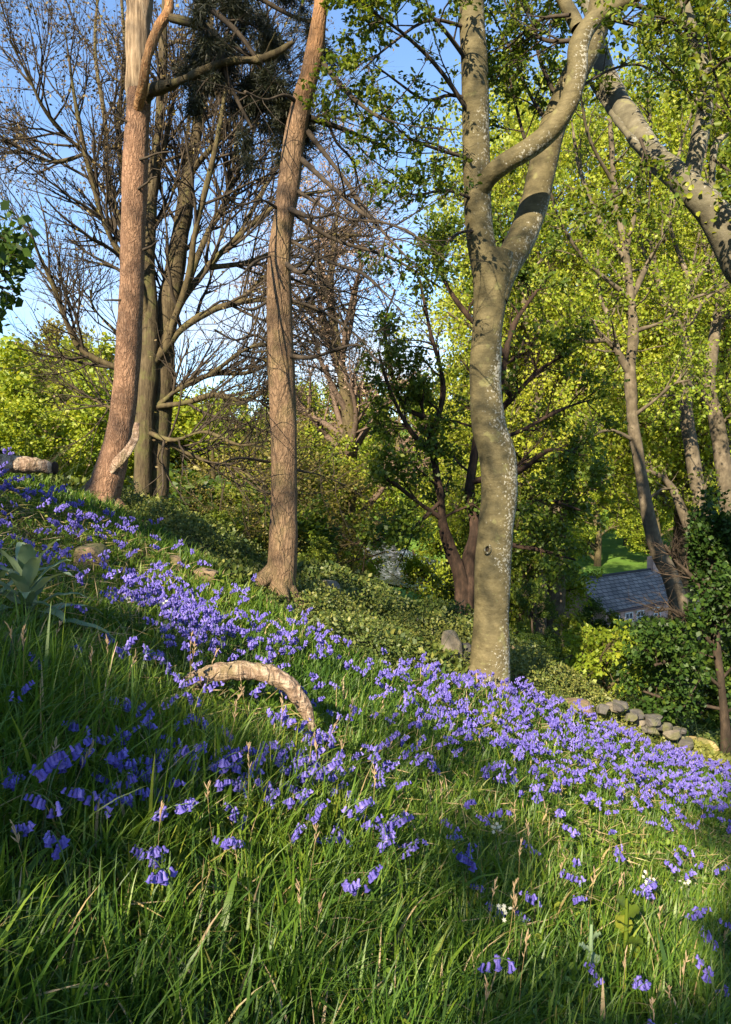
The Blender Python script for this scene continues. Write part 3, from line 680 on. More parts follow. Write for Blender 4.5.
def beech():
    rng = np.random.default_rng(14)
    Y = 7.8; b = ground(*at(488, 690, Y)[:2])
    root = thing('beech_tree', b, 'big smooth grey beech forking into two stems, bluebells at its foot', 'tree')
    tr = trace([(487, 730), (488, 690), (490, 655), (491, 610), (492, 575), (495, 530), (499, 490), (497, 455), (489, 425), (486, 390), (487, 340), (490, 300), (494, 270), (497, 252)], Y,
               [58, 43, 39, 35, 36, 34, 35, 36, 34, 31, 31, 33, 37, 34], 150)
    ls = trace([(490, 305), (484, 262), (479, 225), (477, 180), (476, 140), (475, 80), (472, 20), (470, -60), (462, -140), (465, -240)], [7.8, 7.8, 7.78, 7.75, 7.75, 7.7, 7.7, 7.7, 7.8, 7.9], [26, 28, 28, 28, 27, 26, 25, 22, 16, 8], 110)
    rs = trace([(496, 300), (504, 270), (519, 243), (533, 208), (542, 170), (552, 130), (570, 85), (590, 45), (600, 10), (606, -50), (620, -140)], [7.8, 7.85, 7.95, 8.05, 8.15, 8.2, 8.2, 8.2, 8.2, 8.2, 8.2], [22, 28, 29, 28, 27, 26, 25, 24, 22, 16, 8], 110)
    m = MB(); roots(m, at(488, 692, Y), .2, 7, .5, 4); trunk_tube(m, *tr, 40, 0.012, 2.6, cap=False); trunk_tube(m, *ls, 32, 0.008, 3); trunk_tube(m, *rs, 32, 0.008, 3, off=3)
    m.build('trunk', M['beech'], root)
    l1 = [trace([(479, 195), (490, 176), (505, 163), (530, 148), (553, 128), (570, 100), (577, 70), (579, 45), (592, 22), (618, 4), (660, -20), (720, -60)], [7.72, 7.6, 7.5, 7.4, 7.35, 7.3, 7.3, 7.3, 7.3, 7.3, 7.2, 7.1], [14, 17, 18, 19, 20, 20, 20, 20, 17, 15, 12, 6], 90),
          trace([(578, 28), (570, 12), (560, -6), (545, -30), (520, -70)], [7.4, 7.45, 7.5, 7.5, 7.6], [14, 13, 12, 9, 6], 40)]
    for P, R in l1:
        m = MB(); trunk_tube(m, P, R, 24, 0.007, 4); m.build('limb', M['beech'], root)
    # scar of a lost branch and healed folds
    a = np.linspace(0, 2 * np.pi, 25); c = at(487, 549, 7.62)
    ring = np.stack([c[0] + .034 * np.cos(a), c[1] - .01 + .012 * np.cos(a), c[2] + .04 * np.sin(a)], -1); V, Q = tubes(ring, np.full(25, .014), 8)
    kn = MB().add(V, Q).build('knot', M['beech'], root)
    V, Fc = rock_geo(c + np.array([0, .015, 0]), (.028, .012, .033), 5, 2, .05, 0); MB().add(V, Fc).build('hollow', M['darkbark'], kn); kn.children[0].matrix_parent_inverse = Matrix.Identity(4)
    # leafy sprays
    sp = [([(474, 120), (440, 70), (405, 35), (370, 10), (330, -15)], 5, 6.6), ([(474, 70), (440, 25), (405, -5), (370, -30)], 5, 6.8),
          ([(476, 160), (440, 150), (405, 135), (372, 100)], 4, 7.0), ([(474, 30), (430, 20), (390, 45), (362, 70)], 4, 6.9),
          ([(476, 200), (445, 190), (415, 195), (385, 180)], 3.5, 7.0), ([(474, 100), (450, 95), (425, 100), (395, 80), (375, 65)], 4, 7.4),
          ([(540, 190), (522, 130), (510, 80), (500, 30)], 4, 8.8), ([(552, 130), (530, 95), (515, 60), (490, 10)], 4, 8.6), ([(560, 105), (540, 60), (530, 10), (510, -30)], 5, 8.9),
          ([(579, 40), (545, 40), (515, 20), (500, -10)], 5, 8.0), ([(570, 15), (540, 20), (510, 45), (495, 60)], 4, 8.1),
          ([(600, 15), (640, 25), (690, 20), (735, 35)], 5, 7.0), ([(620, 0), (660, 15), (700, 50), (745, 70)], 5, 6.8), ([(660, -20), (700, 0), (740, 20)], 4, 6.6),
          ([(600, 10), (640, -20), (690, -30), (740, -20)], 5, 7.6), ([(575, 90), (610, 70), (640, 65), (670, 80)], 3, 8.6), ([(480, 230), (455, 235), (430, 260), (405, 270)], 3, 7.3),
          ([(470, -40), (430, -50), (390, -40), (350, -45)], 5, 7.0), ([(465, -120), (420, -120), (380, -90), (340, -80)], 5, 7.2), ([(470, -60), (500, -110), (540, -130)], 5, 7.6)]
    br = [trace(p, np.linspace(8.15 if 530 < p[0][0] < 570 else (7.33 if p[0][0] >= 570 else 7.72), d, len(p)), np.linspace(w_, 1.6, len(p)), 24) for p, w_, d in sp]
    P, R = as_lines(br, 14); m = MB(); add_levels(m, (P, R), 7)
    l2 = sprout(P, R, 10, rng, (.15, 1), (48, 12), (.45, 1.0), .4, .5, .011, 6, .10, (0, 0, 0), .6); add_levels(m, l2, 5)
    l3 = sprout(*l2, 6, rng, (.2, 1), (45, 12), (.18, .42), .3, .6, .005, 4, .10, (0, 0, -.02), .6); add_levels(m, l3, 3)
    m.build('twigs', M['twig'], root)
    V, Fc, t = leaf_on(np.concatenate([l3[0]]), 13, rng, .052, .02, .9, .62, (.1, 1), 2)
    MB().add(V, Fc, t).build('crown', M['beechleaf'], root)
beech()

def right_leaner():
    rng = np.random.default_rng(15)
    base = ground(5.1, 6.6)
    root = thing('beech_tree', base, 'leaning pale beech limb rising from the right edge, ivy leaves on its bark', 'tree')
    P0 = [base - np.array([0, 0, .3]), base + np.array([-.05, 0, .8]), base + np.array([-.35, 0, 2.2])]
    px = [(770, 320), (741, 262), (716, 218), (690, 188), (655, 155), (626, 115), (608, 80), (600, 52), (592, 20), (570, -30)]
    Yd = [6.6, 6.6, 6.6, 6.7, 7.2, 7.9, 8.5, 8.8, 9.0, 9.1]; wd = [40, 36, 31, 26, 23, 21, 18, 15, 11, 6]
    P = np.array(P0 + [at(x, y, d) for (x, y), d in zip(px, Yd)]); R = np.array([.34, .28, .24] + [w_ / 2 / F * d for w_, d in zip(wd, Yd)])
    P, R = catmull(P, 130, R)
    m = MB(); trunk_tube(m, P, R, 30, .016, 4); m.build('trunk', M['beech_grey'], root)
    l1 = [trace([(690, 205), (693, 168), (701, 130), (706, 100), (703, 70), (694, 35), (684, 5), (676, -40)], [6.74, 6.72, 6.7, 6.65, 6.6, 6.6, 6.6, 6.6], [16, 19, 18, 17, 16, 15, 13, 8], 60),
          trace([(717, 226), (712, 185), (714, 150), (722, 138), (740, 130)], 6.62, [8, 8, 7, 6, 5], 30),
          trace([(672, 172), (640, 148), (618, 122), (604, 102), (592, 84)], [6.75, 7.15, 7.75, 8.25, 8.6], [7, 8, 8, 7, 5], 40),
          trace([(735, 245), (745, 200), (750, 140), (745, 60)], 6.8, [14, 12, 10, 7], 30)]
    for p, r in l1:
        m = MB(); trunk_tube(m, p, r * .85, 16, .008, 6); m.build('limb', M['beech_grey'], root)
    sp = [([(684, 5), (700, -10), (735, 0)], 4, 6.2), ([(703, 80), (725, 60), (745, 55)], 4, 6.0), ([(702, 110), (680, 80), (660, 60)], 3, 6.0), ([(714, 160), (735, 175), (750, 190)], 3, 6.0),
          ([(640, 138), (650, 170), (648, 215)], 3, 6.3), ([(700, 40), (670, 20), (640, 15)], 3, 6.2), ([(650, 160), (625, 190), (590, 210)], 3, 7.0), ([(700, 90), (722, 110), (740, 130)], 3, 6.1), ([(750, 140), (720, 90), (705, 30)], 3, 6.2)]
    br = [trace(p, np.linspace(6.5, d, len(p)), np.linspace(w_, 1.6, len(p)), 20) for p, w_, d in sp]
    P2, R2 = as_lines(br, 12); m = MB(); add_levels(m, (P2, R2), 6)
    l2 = sprout(P2, R2, 8, rng, (.15, 1), (48, 12), (.3, .6), .3, .5, .008, 5, .1, (0, 0, -.02), .5); add_levels(m, l2, 4)
    l3 = sprout(*l2, 4, rng, (.2, 1), (45, 12), (.12, .3), .2, .6, .004, 4, .1, (0, 0, 0), .5); add_levels(m, l3, 3); m.build('twigs', M['twig'], root)
    V, Fc, t = leaf_on(l3[0], 8, rng, .055, .02, .7, .65, (.1, 1), 2, tn=(.62, .17)); MB().add(V, Fc, t).build('crown', M['beechleaf'], root)
    # ivy leaves on the trunk
    k = rng.integers(52, 80, 40); n = unit(rng.normal(size=(40, 3)) * np.array([1, .5, 1]) + np.array([-.4, -1.2, -.2])); pos = P[k] + n * (R[k][:, None] + .012)
    V, Fc = leaves(pos, unit(rng.normal(size=(40, 3)) + np.array([0, 0, -.6])), n, rng.uniform(.04, .07, 40), rng.uniform(.04, .06, 40)); MB().add(V, Fc, .75).build('ivy', M['lime'], root)
right_leaner()

def leafy(name, label, trunks, limbs, Y, barkm, leafm, seed, lv2=(9, .9, 2.0), lv3=(6, .4, .9), lv4=None, nl=12, size=.09, spread=.07, tn=(.5, .17), upb=.5, group=None, base=None, keep=None, sides=14, trop=(0, 0, .03), amp=.02):
    rng = np.random.default_rng(seed)
    b = ground(*at(*trunks[0][0][0], Y)[:2]) if base is None else base
    root = thing(name, b, label, 'tree', group)
    tr = [trace(p, (Y + np.asarray(dy)) if dy is not None else Y, w_, 60) for p, w_, dy in trunks]
    m = MB()
    for P, R in tr: trunk_tube(m, P, R * .86, sides, amp, 2.5, .004)
    m.build('trunk', barkm, root)
    br = [trace(p, np.linspace(Y, Y + d, len(p)), np.linspace(w_, 2, len(p)), 24) for p, w_, d in limbs]
    br = snap(br, tr)
    m = MB()
    for P, R in br: trunk_tube(m, P, R, 8, .012, 4)
    P, R = as_lines(br + [(p[30:], r[30:]) for p, r in tr], 12)
    l2 = sprout(P, R, lv2[0], rng, (.2, 1), (52, 15), lv2[1:], .35, .5, .03, 7, .12, trop); add_levels(m, l2, 5)
    l3 = sprout(*l2, lv3[0], rng, (.2, 1), (48, 15), lv3[1:], .3, .55, .012, 5, .12, (0, 0, 0)); add_levels(m, l3, 3)
    last = l3[0]
    if lv4: l4 = sprout(*l3, lv4[0], rng, (.2, 1), (45, 15), lv4[1:], .3, .6, .006, 4, .12, (0, 0, 0)); last = l4[0]
    m.build('limbs', barkm, root)
    V, Fc, t = leaf_on(last, nl, rng, size, spread, upb, .7, (.1, 1), 1, keep, tn); MB().add(V, Fc, t).build('crown', leafm, root)
    return root

leafy('gnarled_tree', 'leafy tree with a short twisted dark trunk just left of the big beech',
      [([(466, 650), (464, 605), (460, 575), (451, 550), (443, 525), (441, 500), (432, 450), (420, 400)], [24, 20, 17, 14, 11, 8, 6, 4], None),
       ([(468, 640), (470, 600), (468, 565), (475, 530), (470, 490), (478, 430), (485, 360), (480, 290)], [22, 19, 16, 14, 11, 9, 7, 4], [0, 0, .1, .2, .3, .4, .5, .5])],
      [([(443, 520), (415, 500), (390, 480), (370, 470)], 6, -1), ([(434, 455), (410, 430), (390, 390), (378, 350)], 7, -.5), ([(440, 440), (445, 390), (430, 330), (420, 280)], 7, .5),
       ([(478, 430), (510, 400), (540, 370), (575, 350)], 8, -.5), ([(480, 400), (505, 340), (530, 300), (555, 270)], 7, .6), ([(472, 480), (520, 470), (550, 450), (585, 455)], 7, -.8),
       ([(470, 510), (510, 510), (545, 500), (580, 510)], 6, -1.2), ([(441, 500), (410, 530), (380, 540), (350, 545)], 5, -1.2), ([(483, 350), (460, 310), (440, 270), (430, 230)], 6, .3), ([(485, 340), (500, 280), (505, 230)], 6, .3),
       ([(425, 420), (400, 400), (385, 330), (395, 290)], 6, .8), ([(470, 500), (500, 540), (540, 550), (575, 560)], 5, -1), ([(476, 440), (520, 430), (560, 410), (590, 400)], 6, .8)],
      14.0, M['redbark'], M['mid'], 21, (10, .5, 1.2), (8, .25, .6), None, 22, .085, .06, (.30, .22), keep=lambda p: (noise(p, 1.5, 7) > -.28) & ~((p[:, 0] / p[:, 1] * F + CX < 448) & ((1.5 - p[:, 2]) / p[:, 1] * F + 470 > 548)))

PALE = 'pale trunked trees at the right'
leafy('sycamore_tree', 'pale sycamore with a curved trunk forking twice, above the cottage roof',
      [([(690, 640), (672, 580), (657, 548), (646, 505), (638, 455), (632, 410), (630, 372), (633, 335), (631, 300), (625, 250), (615, 190), (610, 120)], [24, 19, 17, 15, 14, 13, 13, 11, 10, 8, 6, 3], None)],
      [([(629, 372), (616, 350), (598, 332), (578, 312), (560, 285)], 9, -.5), ([(620, 352), (608, 315), (600, 295), (598, 250)], 7, .5), ([(604, 340), (580, 340), (560, 325), (540, 320)], 6, -1), ([(632, 300), (650, 260), (670, 220), (680, 160)], 6, .6),
       ([(628, 260), (600, 220), (580, 170), (570, 110)], 6, .6), ([(625, 250), (640, 190), (650, 130), (645, 80)], 6, 0), ([(630, 300), (585, 260), (560, 220), (550, 190)], 5, -1), ([(636, 440), (610, 430), (585, 440), (560, 455)], 4, -.8), ([(634, 415), (655, 400), (672, 385), (690, 380)], 4, -1), ([(618, 190), (590, 140), (580, 90)], 4, -1), ([(631, 330), (665, 320), (690, 300), (720, 290)], 4, -1.5)],
      17.0, M['palebark'], M['lime'], 22, (9, .7, 1.6), (6, .35, .8), None, 17, .085, .07, (.45, .2), group=PALE)
leafy('sycamore_tree', 'pale sycamore with mottled grey trunk kinked in the middle, second from the right edge',
      [([(745, 640), (718, 560), (703, 515), (693, 460), (686, 415), (686, 385), (689, 355), (683, 332), (670, 310), (660, 285), (650, 240)], [24, 19, 17, 15, 14, 13, 12, 10, 8, 6, 4], None)],
      [([(689, 350), (686, 315), (690, 280), (700, 230)], 7, .3), ([(660, 285), (640, 240), (640, 180)], 5, .3), ([(690, 290), (715, 250), (730, 200)], 5, 0), ([(685, 335), (705, 300), (735, 280)], 5, .5), ([(655, 265), (630, 270), (610, 250)], 4, -.8), ([(688, 400), (670, 395), (650, 400)], 3.5, -.8), ([(690, 280), (670, 220), (680, 150), (700, 90)], 5, 1)],
      18.5, M['palebark'], M['lime'], 23, (9, .7, 1.7), (6, .35, .8), None, 16, .085, .07, (.5, .2), group=PALE)
leafy('sycamore_tree', 'pale sycamore with straight dappled trunk at the right edge',
      [([(745, 640), (733, 540), (724, 470), (715, 415), (708, 388), (714, 340), (722, 290), (730, 220), (735, 150)], [24, 21, 19, 17, 16, 13, 11, 8, 5], None)],
      [([(708, 390), (698, 380), (688, 372), (670, 368)], 6, -.6), ([(716, 335), (735, 300), (750, 260)], 6, -.4), ([(722, 290), (705, 250), (695, 190)], 5, .4), ([(720, 430), (735, 410), (755, 400)], 4, -.6), ([(728, 240), (745, 190), (745, 130)], 4, .4), ([(730, 220), (705, 170), (715, 110)], 4, .6)],
      20.0, M['palebark'], M['lime'], 24, (9, .7, 1.7), (6, .35, .8), None, 16, .09, .07, (.45, .2), group=PALE)
leafy('leaning_tree', 'thin grey stem arching to the left between the pale sycamores',
      [([(725, 620), (710, 572), (692, 535), (680, 505), (672, 488), (660, 476), (645, 470)], [15, 13, 11, 10, 9, 6, 3], None)],
      [([(672, 488), (660, 490), (648, 500)], 3, -.6), ([(690, 530), (700, 505), (705, 485)], 3, -.4)],
      18.0, M['palebark'], M['mid'], 25, (5, .4, .9), (4, .2, .5), None, 9, .09, .06, (.55, .2))

# dark bush at the right, lime-lit young tree, leafy sycamore branch at the left edge
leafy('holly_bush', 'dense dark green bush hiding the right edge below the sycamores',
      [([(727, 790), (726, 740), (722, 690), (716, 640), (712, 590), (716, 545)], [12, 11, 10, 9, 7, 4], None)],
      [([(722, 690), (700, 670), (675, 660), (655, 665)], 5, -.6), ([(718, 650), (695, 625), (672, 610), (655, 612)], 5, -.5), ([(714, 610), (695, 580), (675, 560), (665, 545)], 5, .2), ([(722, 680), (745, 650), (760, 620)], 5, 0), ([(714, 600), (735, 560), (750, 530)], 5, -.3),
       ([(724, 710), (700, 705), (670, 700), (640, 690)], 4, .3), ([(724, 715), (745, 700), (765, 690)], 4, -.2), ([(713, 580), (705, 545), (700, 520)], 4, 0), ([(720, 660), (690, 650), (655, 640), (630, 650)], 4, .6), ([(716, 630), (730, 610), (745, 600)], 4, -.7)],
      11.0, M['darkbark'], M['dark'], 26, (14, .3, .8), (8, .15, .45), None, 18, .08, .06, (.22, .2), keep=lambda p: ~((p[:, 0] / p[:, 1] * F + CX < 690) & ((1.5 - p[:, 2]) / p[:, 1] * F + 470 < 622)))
leafy('hazel_sapling', 'bright lime-green sapling lit by the sun in front of the dark bush',
      [([(606, 712), (605, 690), (602, 668), (606, 645)], [5, 4, 3, 2], None)],
      [([(604, 680), (590, 662), (575, 655), (562, 660)], 3, -.4), ([(603, 668), (620, 655), (636, 648), (648, 650)], 3, -.4), ([(602, 670), (590, 650), (580, 640)], 3, .2), ([(605, 655), (620, 640), (632, 636)], 3, .1), ([(605, 690), (625, 675), (640, 668)], 2.5, -.5), ([(604, 680), (600, 660), (612, 640)], 2.5, -.6), ([(605, 690), (585, 682), (572, 676)], 2.5, -.6)],
      12.0, M['olivebark'], M['lime'], 27, (8, .25, .5), (4, .1, .25), None, 12, .08, .04, (.42, .18), amp=.003)
leafy('sycamore_tree', 'leafy sycamore bough poking in at the left edge against the sky',
      [([(-260, 560), (-230, 450), (-190, 330), (-180, 180), (-190, 0)], [50, 40, 34, 26, 12], None)],
      [([(-185, 290), (-110, 270), (-40, 268), (12, 272)], 9, -.4), ([(-110, 270), (-50, 240), (0, 236)], 6, -.3), ([(-183, 200), (-140, 120), (-100, 60)], 8, .3), ([(-40, 268), (-5, 285), (15, 290)], 4, -.3)],
      5.2, M['olivebark'], M['dark'], 28, (7, .2, .45), (4, .1, .25), None, 8, .075, .03, (.4, .15), base=ground(*at(-250, 560, 5.2)[:2]),
      keep=lambda p: (p[:, 0] / p[:, 1] * F + CX) < 36)

# ------------------------------------------------------------------ trees of the valley and the far slope (prototypes + copies)
def proto_tree(name, seed, h, barkm, leafm, n1=16, n2=7, n3=5, nl=24, size=.14, spread=.12, ang=58, wide=.42, tn=(.5, .2), t0=.22, trop=(0, 0, .04), conifer=False, twigm=None):
    """tree of height h standing at the origin; returns an unlinked template"""
    rng = np.random.default_rng(seed)
    root = bpy.data.objects.new(name, None)
    pts = np.array([(0, 0, -.3), (0, 0, 0), *[(rng.normal(0, .03 * h) * z, rng.normal(0, .03 * h) * z, h * z) for z in (.25, .5, .75, .97)]])
    rad = h * np.array([.03, .022, .017, .012, .007, .001]); P, R = catmull(pts, 40, rad)
    m = MB(); trunk_tube(m, P, R, 10, .02, 2)
    tm = m.mesh('trunk', barkm)
    P1, R1 = P[None], R[None]
    m = MB()
    if conifer:
        l1 = sprout(P1, R1, n1, rng, (t0, 1), (82, 8), (h * wide * .9, h * wide * 1.1), .92, .4, .06, 6, .05, (0, 0, -.03))
    else:
        l1 = sprout(P1, R1, n1, rng, (t0, .97), (ang, 14), (h * wide * .8, h * wide * 1.15), .5, .6, .12, 8, .10, trop)
    add_levels(m, l1, 6)
    l2 = sprout(*l1, n2, rng, (.25, 1), (50, 14), (h * wide * .28, h * wide * .5), .35, .5, .05, 6, .12, trop); add_levels(m, l2, 4)
    l3 = sprout(*l2, n3, rng, (.2, 1), (48, 14), (h * wide * .12, h * wide * .26), .3, .55, .02, 4, .12, (0, 0, 0)); add_levels(m, l3, 3)
    bmesh_ = m.mesh('limbs', twigm or barkm)
    V, Fc, t = leaf_on(l3[0], nl, rng, size, spread, .3, .75, (.1, 1), 1, tn=tn, fcl=.9)
    cm = MB().add(V, Fc, t).mesh('crown', leafm)
    return root, [('trunk', tm), ('limbs', bmesh_), ('crown', cm)], float(np.percentile(V[:, 2], 99.5))
def put(proto, x, y, h, rz, label, name, group=None, zoff=0.0, sx=1.0):
    root, parts, h0 = proto
    o = root.copy(); o.name = name; C.objects.link(o)
    o.location = (x, y, float(H(x, y)) + zoff); s = h / h0; o.scale = (s * sx, s * sx, s); o.rotation_euler = (0, 0, rz)
    for n, me in parts:
        c = bpy.data.objects.new(n, me); C.objects.link(c); c.parent = o
    return tag(o, label, 'tree' if 'bush' not in name else 'bush', group)
def put_px(proto, px, Y, top, rz, label, name, group=None, sx=1.0):
    p = at(px, top, Y); z = float(H(p[0], Y)); return put(proto, p[0], Y, max(p[2] - z, .6), rz, label, name, group, 0, sx)

PL = proto_tree('lime_tree', 31, 9, M['olivebark'], M['lime'], 20, 8, 5, 30, .12, .10, wide=.31)
PMd = proto_tree('green_tree', 32, 9, M['olivebark'], M['mid'], 20, 8, 5, 30, .12, .10, wide=.31)
PD = proto_tree('dark_tree', 33, 9, M['darkbark'], M['dark'], 20, 8, 5, 30, .12, .10, wide=.31)
PO = proto_tree('olive_tree', 34, 9, M['olivebark'], M['olive'], 16, 7, 6, 12, .11, .10, 45, .45)
PC = proto_tree('conifer', 35, 12, M['olivebark'], M['olive'], 70, 6, 4, 12, .13, .08, 80, .2, conifer=True, t0=.15)
PT = proto_tree('tall_tree', 36, 20, M['palebark'], M['lime'], 36, 9, 6, 26, .13, .14, 55, .30, t0=.42, tn=(.68, .2))
PB = proto_tree('bush', 37, 3, M['olivebark'], M['mid'], 22, 6, 4, 20, .09, .08, 50, .5, t0=.03)
PBd = proto_tree('dark_bush', 38, 3, M['darkbark'], M['dark'], 22, 6, 4, 20, .09, .08, 50, .5, t0=.03)
M['pinkbud'] = leaf_mat('pinkish opening buds', lstops((0.16, 0.105, 0.075), (0.26, 0.18, 0.13), (0.36, 0.27, 0.20)), .3)
PK = proto_tree('pink_tree', 39, 14, M['olivebark'], M['pinkbud'], 34, 8, 6, 9, .06, .10, 38, .30, twigm=M['pinktwig'], trop=(0, 0, .06), t0=.42)
PBare = proto_tree('thicket_tree', 40, 7, M['olivebark'], M['olive'], 26, 8, 6, 9, .08, .08, 55, .5, t0=.1)
rng = np.random.default_rng(50)
def many(lst, proto, name, label, group=None):
    for i, (px, Y, top, *sx) in enumerate(lst):
        lb = label[i] if isinstance(label, (list, tuple)) else label
        put_px(proto, px, Y, top, rng.uniform(0, 6.28), lb, name, group, sx[0] if sx else 1.0)
many([(10, 30, 345, 1.25), (60, 26, 372, 1.2), (100, 34, 350, 1.2), (-50, 30, 340, 1.3), (30, 22, 400, 1.2)], PL, 'lime_tree', 'sunlit yellow-green tree below the left pine and log', 'yellow-green trees at the left')
many([(58, 42, 326)], PC, 'conifer', 'pointed olive conifer standing over the yellow trees at the left')
many([(345, 34, 110)], PK, 'bare_tree', 'pinkish bare twiggy tree behind the drooping pine branches')
many([(205, 24, 435, 1.4), (255, 26, 425, 1.4), (285, 24, 425, 1.0), (225, 18, 475, 1.3)], PBare, 'thicket_tree', 'twiggy olive-brown thicket tree beyond the two pines', 'thicket trees beyond the pines')
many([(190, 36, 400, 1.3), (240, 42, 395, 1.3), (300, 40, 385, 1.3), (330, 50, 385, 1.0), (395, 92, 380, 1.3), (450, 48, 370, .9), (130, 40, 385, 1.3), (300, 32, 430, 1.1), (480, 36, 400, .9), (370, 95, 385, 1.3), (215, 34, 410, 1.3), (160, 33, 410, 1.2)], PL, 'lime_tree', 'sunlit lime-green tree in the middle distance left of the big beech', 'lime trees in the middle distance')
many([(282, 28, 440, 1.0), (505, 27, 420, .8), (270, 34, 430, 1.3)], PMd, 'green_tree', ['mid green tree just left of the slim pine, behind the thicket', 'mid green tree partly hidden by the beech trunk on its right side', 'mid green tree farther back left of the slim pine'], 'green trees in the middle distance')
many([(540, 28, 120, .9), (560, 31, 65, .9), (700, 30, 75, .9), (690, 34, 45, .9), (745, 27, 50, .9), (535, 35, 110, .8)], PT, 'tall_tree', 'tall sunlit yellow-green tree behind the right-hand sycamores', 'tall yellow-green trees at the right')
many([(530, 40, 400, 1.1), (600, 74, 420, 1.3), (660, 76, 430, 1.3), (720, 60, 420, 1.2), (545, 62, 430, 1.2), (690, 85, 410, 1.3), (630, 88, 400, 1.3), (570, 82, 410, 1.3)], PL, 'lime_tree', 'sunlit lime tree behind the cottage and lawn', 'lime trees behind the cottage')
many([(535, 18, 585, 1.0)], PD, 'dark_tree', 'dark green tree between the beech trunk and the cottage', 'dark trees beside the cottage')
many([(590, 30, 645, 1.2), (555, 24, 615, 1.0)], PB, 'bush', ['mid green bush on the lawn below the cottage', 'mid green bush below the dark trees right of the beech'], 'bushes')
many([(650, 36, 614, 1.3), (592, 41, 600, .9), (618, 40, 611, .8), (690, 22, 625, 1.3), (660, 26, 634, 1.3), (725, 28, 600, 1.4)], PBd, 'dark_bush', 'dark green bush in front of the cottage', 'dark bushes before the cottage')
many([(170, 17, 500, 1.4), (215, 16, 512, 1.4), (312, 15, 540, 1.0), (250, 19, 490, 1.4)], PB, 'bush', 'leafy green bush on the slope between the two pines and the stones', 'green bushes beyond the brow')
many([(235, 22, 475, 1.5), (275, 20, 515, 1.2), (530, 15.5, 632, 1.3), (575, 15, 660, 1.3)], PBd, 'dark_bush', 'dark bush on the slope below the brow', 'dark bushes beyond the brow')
# far slope
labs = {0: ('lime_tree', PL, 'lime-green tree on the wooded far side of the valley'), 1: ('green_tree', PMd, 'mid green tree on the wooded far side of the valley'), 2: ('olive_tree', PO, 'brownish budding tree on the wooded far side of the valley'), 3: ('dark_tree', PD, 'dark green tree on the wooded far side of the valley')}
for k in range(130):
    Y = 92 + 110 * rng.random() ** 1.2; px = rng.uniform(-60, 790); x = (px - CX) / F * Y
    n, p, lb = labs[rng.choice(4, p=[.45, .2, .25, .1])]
    put(p, x, Y, rng.uniform(8, 13), rng.uniform(0, 6.28), lb, n, 'trees on the far side of the valley', 0, 1.25)

